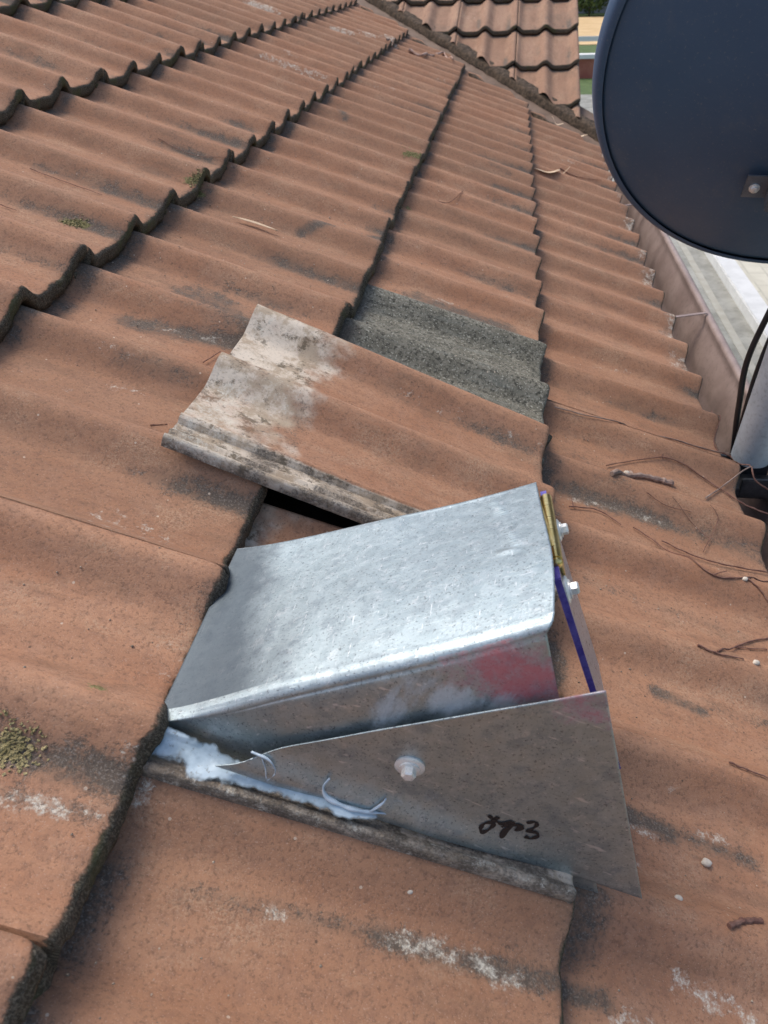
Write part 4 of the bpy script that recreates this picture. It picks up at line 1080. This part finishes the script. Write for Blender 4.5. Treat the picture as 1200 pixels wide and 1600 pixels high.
bk.inputs['Color1'].default_value = (.50, .48, .39, 1); bk.inputs['Color2'].default_value = (.56, .54, .45, 1); bk.inputs['Mortar'].default_value = (.34, .33, .27, 1)
MAT['paving'] = s.fin(s.mix(s.ramp(s.noise(o, 4, 4), .3, .7), bk.outputs['Color'], (.46, .44, .36)), .85)
gm = MB(); gm.box(-260, 260, -160, 420, ZG - .4, ZG); struct('ground', gm, MAT['lawn'])
pm = MB(); pm.box(1.2, 2.93, -6, 24, ZG - .05, ZG + .02); path = struct('path', pm, MAT['path'])
pm = MB(); pm.box(2.66, 2.74, -6, 24, ZG + .0, ZG + .026); struct('path_joint', pm, MAT['strip'])
pm = MB(); pm.box(2.93, 3.16, -6, 24, ZG - .05, ZG + .14); struct('kerb', pm, MAT['white_kerb'], bevel=.012)
pm = MB(); pm.box(3.16, 7.5, -6, 24, ZG - .05, ZG + .10); struct('paving', pm, MAT['paving'])
pm = MB(); pm.box(-8, 30, 38.5, 56, ZG - .05, ZG + .03)
struct('driveway', pm, simple('ochre_gravel_driveway', (.50, .34, .16), (.62, .45, .24), .8, .95))
MAT['white'] = simple('white_paint', (.74, .74, .72), (.80, .80, .78), 3, .6)
MAT['brick'] = simple('red_brick', (.33, .10, .07), (.42, .16, .11), 3, .9)
def wall_thing(name, x0, x1, y0, y1, h, mat, label, cat, cap=None):
    e = empty(name, ((x0 + x1) / 2, (y0 + y1) / 2, ZG), label=label, cat=cat)
    m = MB(); m.box(x0, x1, y0, y1, ZG - .05, ZG + h); m.build('wall', mat, e, smooth=False)
    if cap: m = MB(); m.box(x0 - .05, x1 + .05, y0 - .05, y1 + .05, ZG + h + .002, ZG + h + .12); m.build('coping', cap, e, smooth=False)
    return e
wall_thing('garden_wall', 1.5, 9, 27.6, 27.9, .55, MAT['brick'], 'low red brick wall with white coping just beyond the dish rim', 'wall', MAT['white'])
b = empty('distant_house', (8, 62, ZG), label='grey house far beyond the lawn, glimpsed between roof and dish', cat='house')
m = MB(); m.box(1, 16, 60, 70, ZG - .1, ZG + 3.2); m.build('wall', simple('grey_render', (.30, .31, .33), (.36, .37, .39), 1, .9), b, smooth=False)
m = MB(); m.prism([(.4, 59.4, ZG + 3.2), (16.6, 59.4, ZG + 3.2), (16.6, 70.6, ZG + 3.2), (.4, 70.6, ZG + 3.2)], [(4, 64, ZG + 5.4), (13, 64, ZG + 5.4), (13, 66, ZG + 5.4), (4, 66, ZG + 5.4)]); m.build('roof', simple('dark_roof', (.07, .07, .08), (.11, .11, .12), 1, .9), b, smooth=False)
for wx in (3, 6.5, 10.5):
    m = MB(); m.box(wx, wx + 1.5, 59.93, 59.99, ZG + 1.1, ZG + 2.3); m.build('window', simple('dark_glass', (.03, .035, .04), (.05, .055, .06), 1, .15), b, smooth=False)
rl = empty('white_fence', (5, 31, ZG), label='white rail fence across the lawn beyond the low wall', cat='fence')
m = MB(); m.box(1.5, 12, 31, 31.06, ZG + .75, ZG + .9); m.build('rail', MAT['white'], rl, smooth=False)
for x in np.arange(1.6, 12, 1.7):
    m = MB(); m.box(x, x + .1, 31.0, 31.08, ZG - .05, ZG + .748) ; m.build('post', MAT['white'], rl, smooth=False)
for i, (x, y, r, h) in enumerate(((4.9, 57.2, 1.3, 2.3), (7.6, 57.6, 1.5, 2.0), (3.0, 57.0, 1.0, 1.5))):
    e = empty('shrub', (x, y, ZG), label=['tall green shrub in front of the grey house', 'wide green shrub right of the tall one', 'low shrub at the corner of the grey house'][i], cat='shrub')
    rr_ = random.Random(i); v = []; f = []
    for q in range(1500):
        a, bb, cc = rr_.gauss(0, 1), rr_.gauss(0, 1), rr_.gauss(0, 1); L = math.sqrt(a * a + bb * bb + cc * cc); k_ = rr_.uniform(.55, 1) / L
        p = Vector((x + a * k_ * r, y + bb * k_ * r, ZG + h * .55 + cc * k_ * h * .5)); t1 = Vector((rr_.gauss(0, 1), rr_.gauss(0, 1), rr_.gauss(0, 1))).normalized() * .13; t2 = t1.cross(Vector((rr_.gauss(0, 1), rr_.gauss(0, 1), 1))).normalized() * .07
        o_ = len(v); v += [p - t1, p + t2, p + t1, p - t2]; f.append((o_, o_ + 1, o_ + 2, o_ + 3))
    m = MB(); m.add(v, f); m.build('foliage', MAT['lawn'], e, smooth=False)
    m = MB(); m.tube([(x, y, ZG - .1), (x, y, ZG + h * .6)], .06, 8); m.build('stem', MAT['timber'], e)
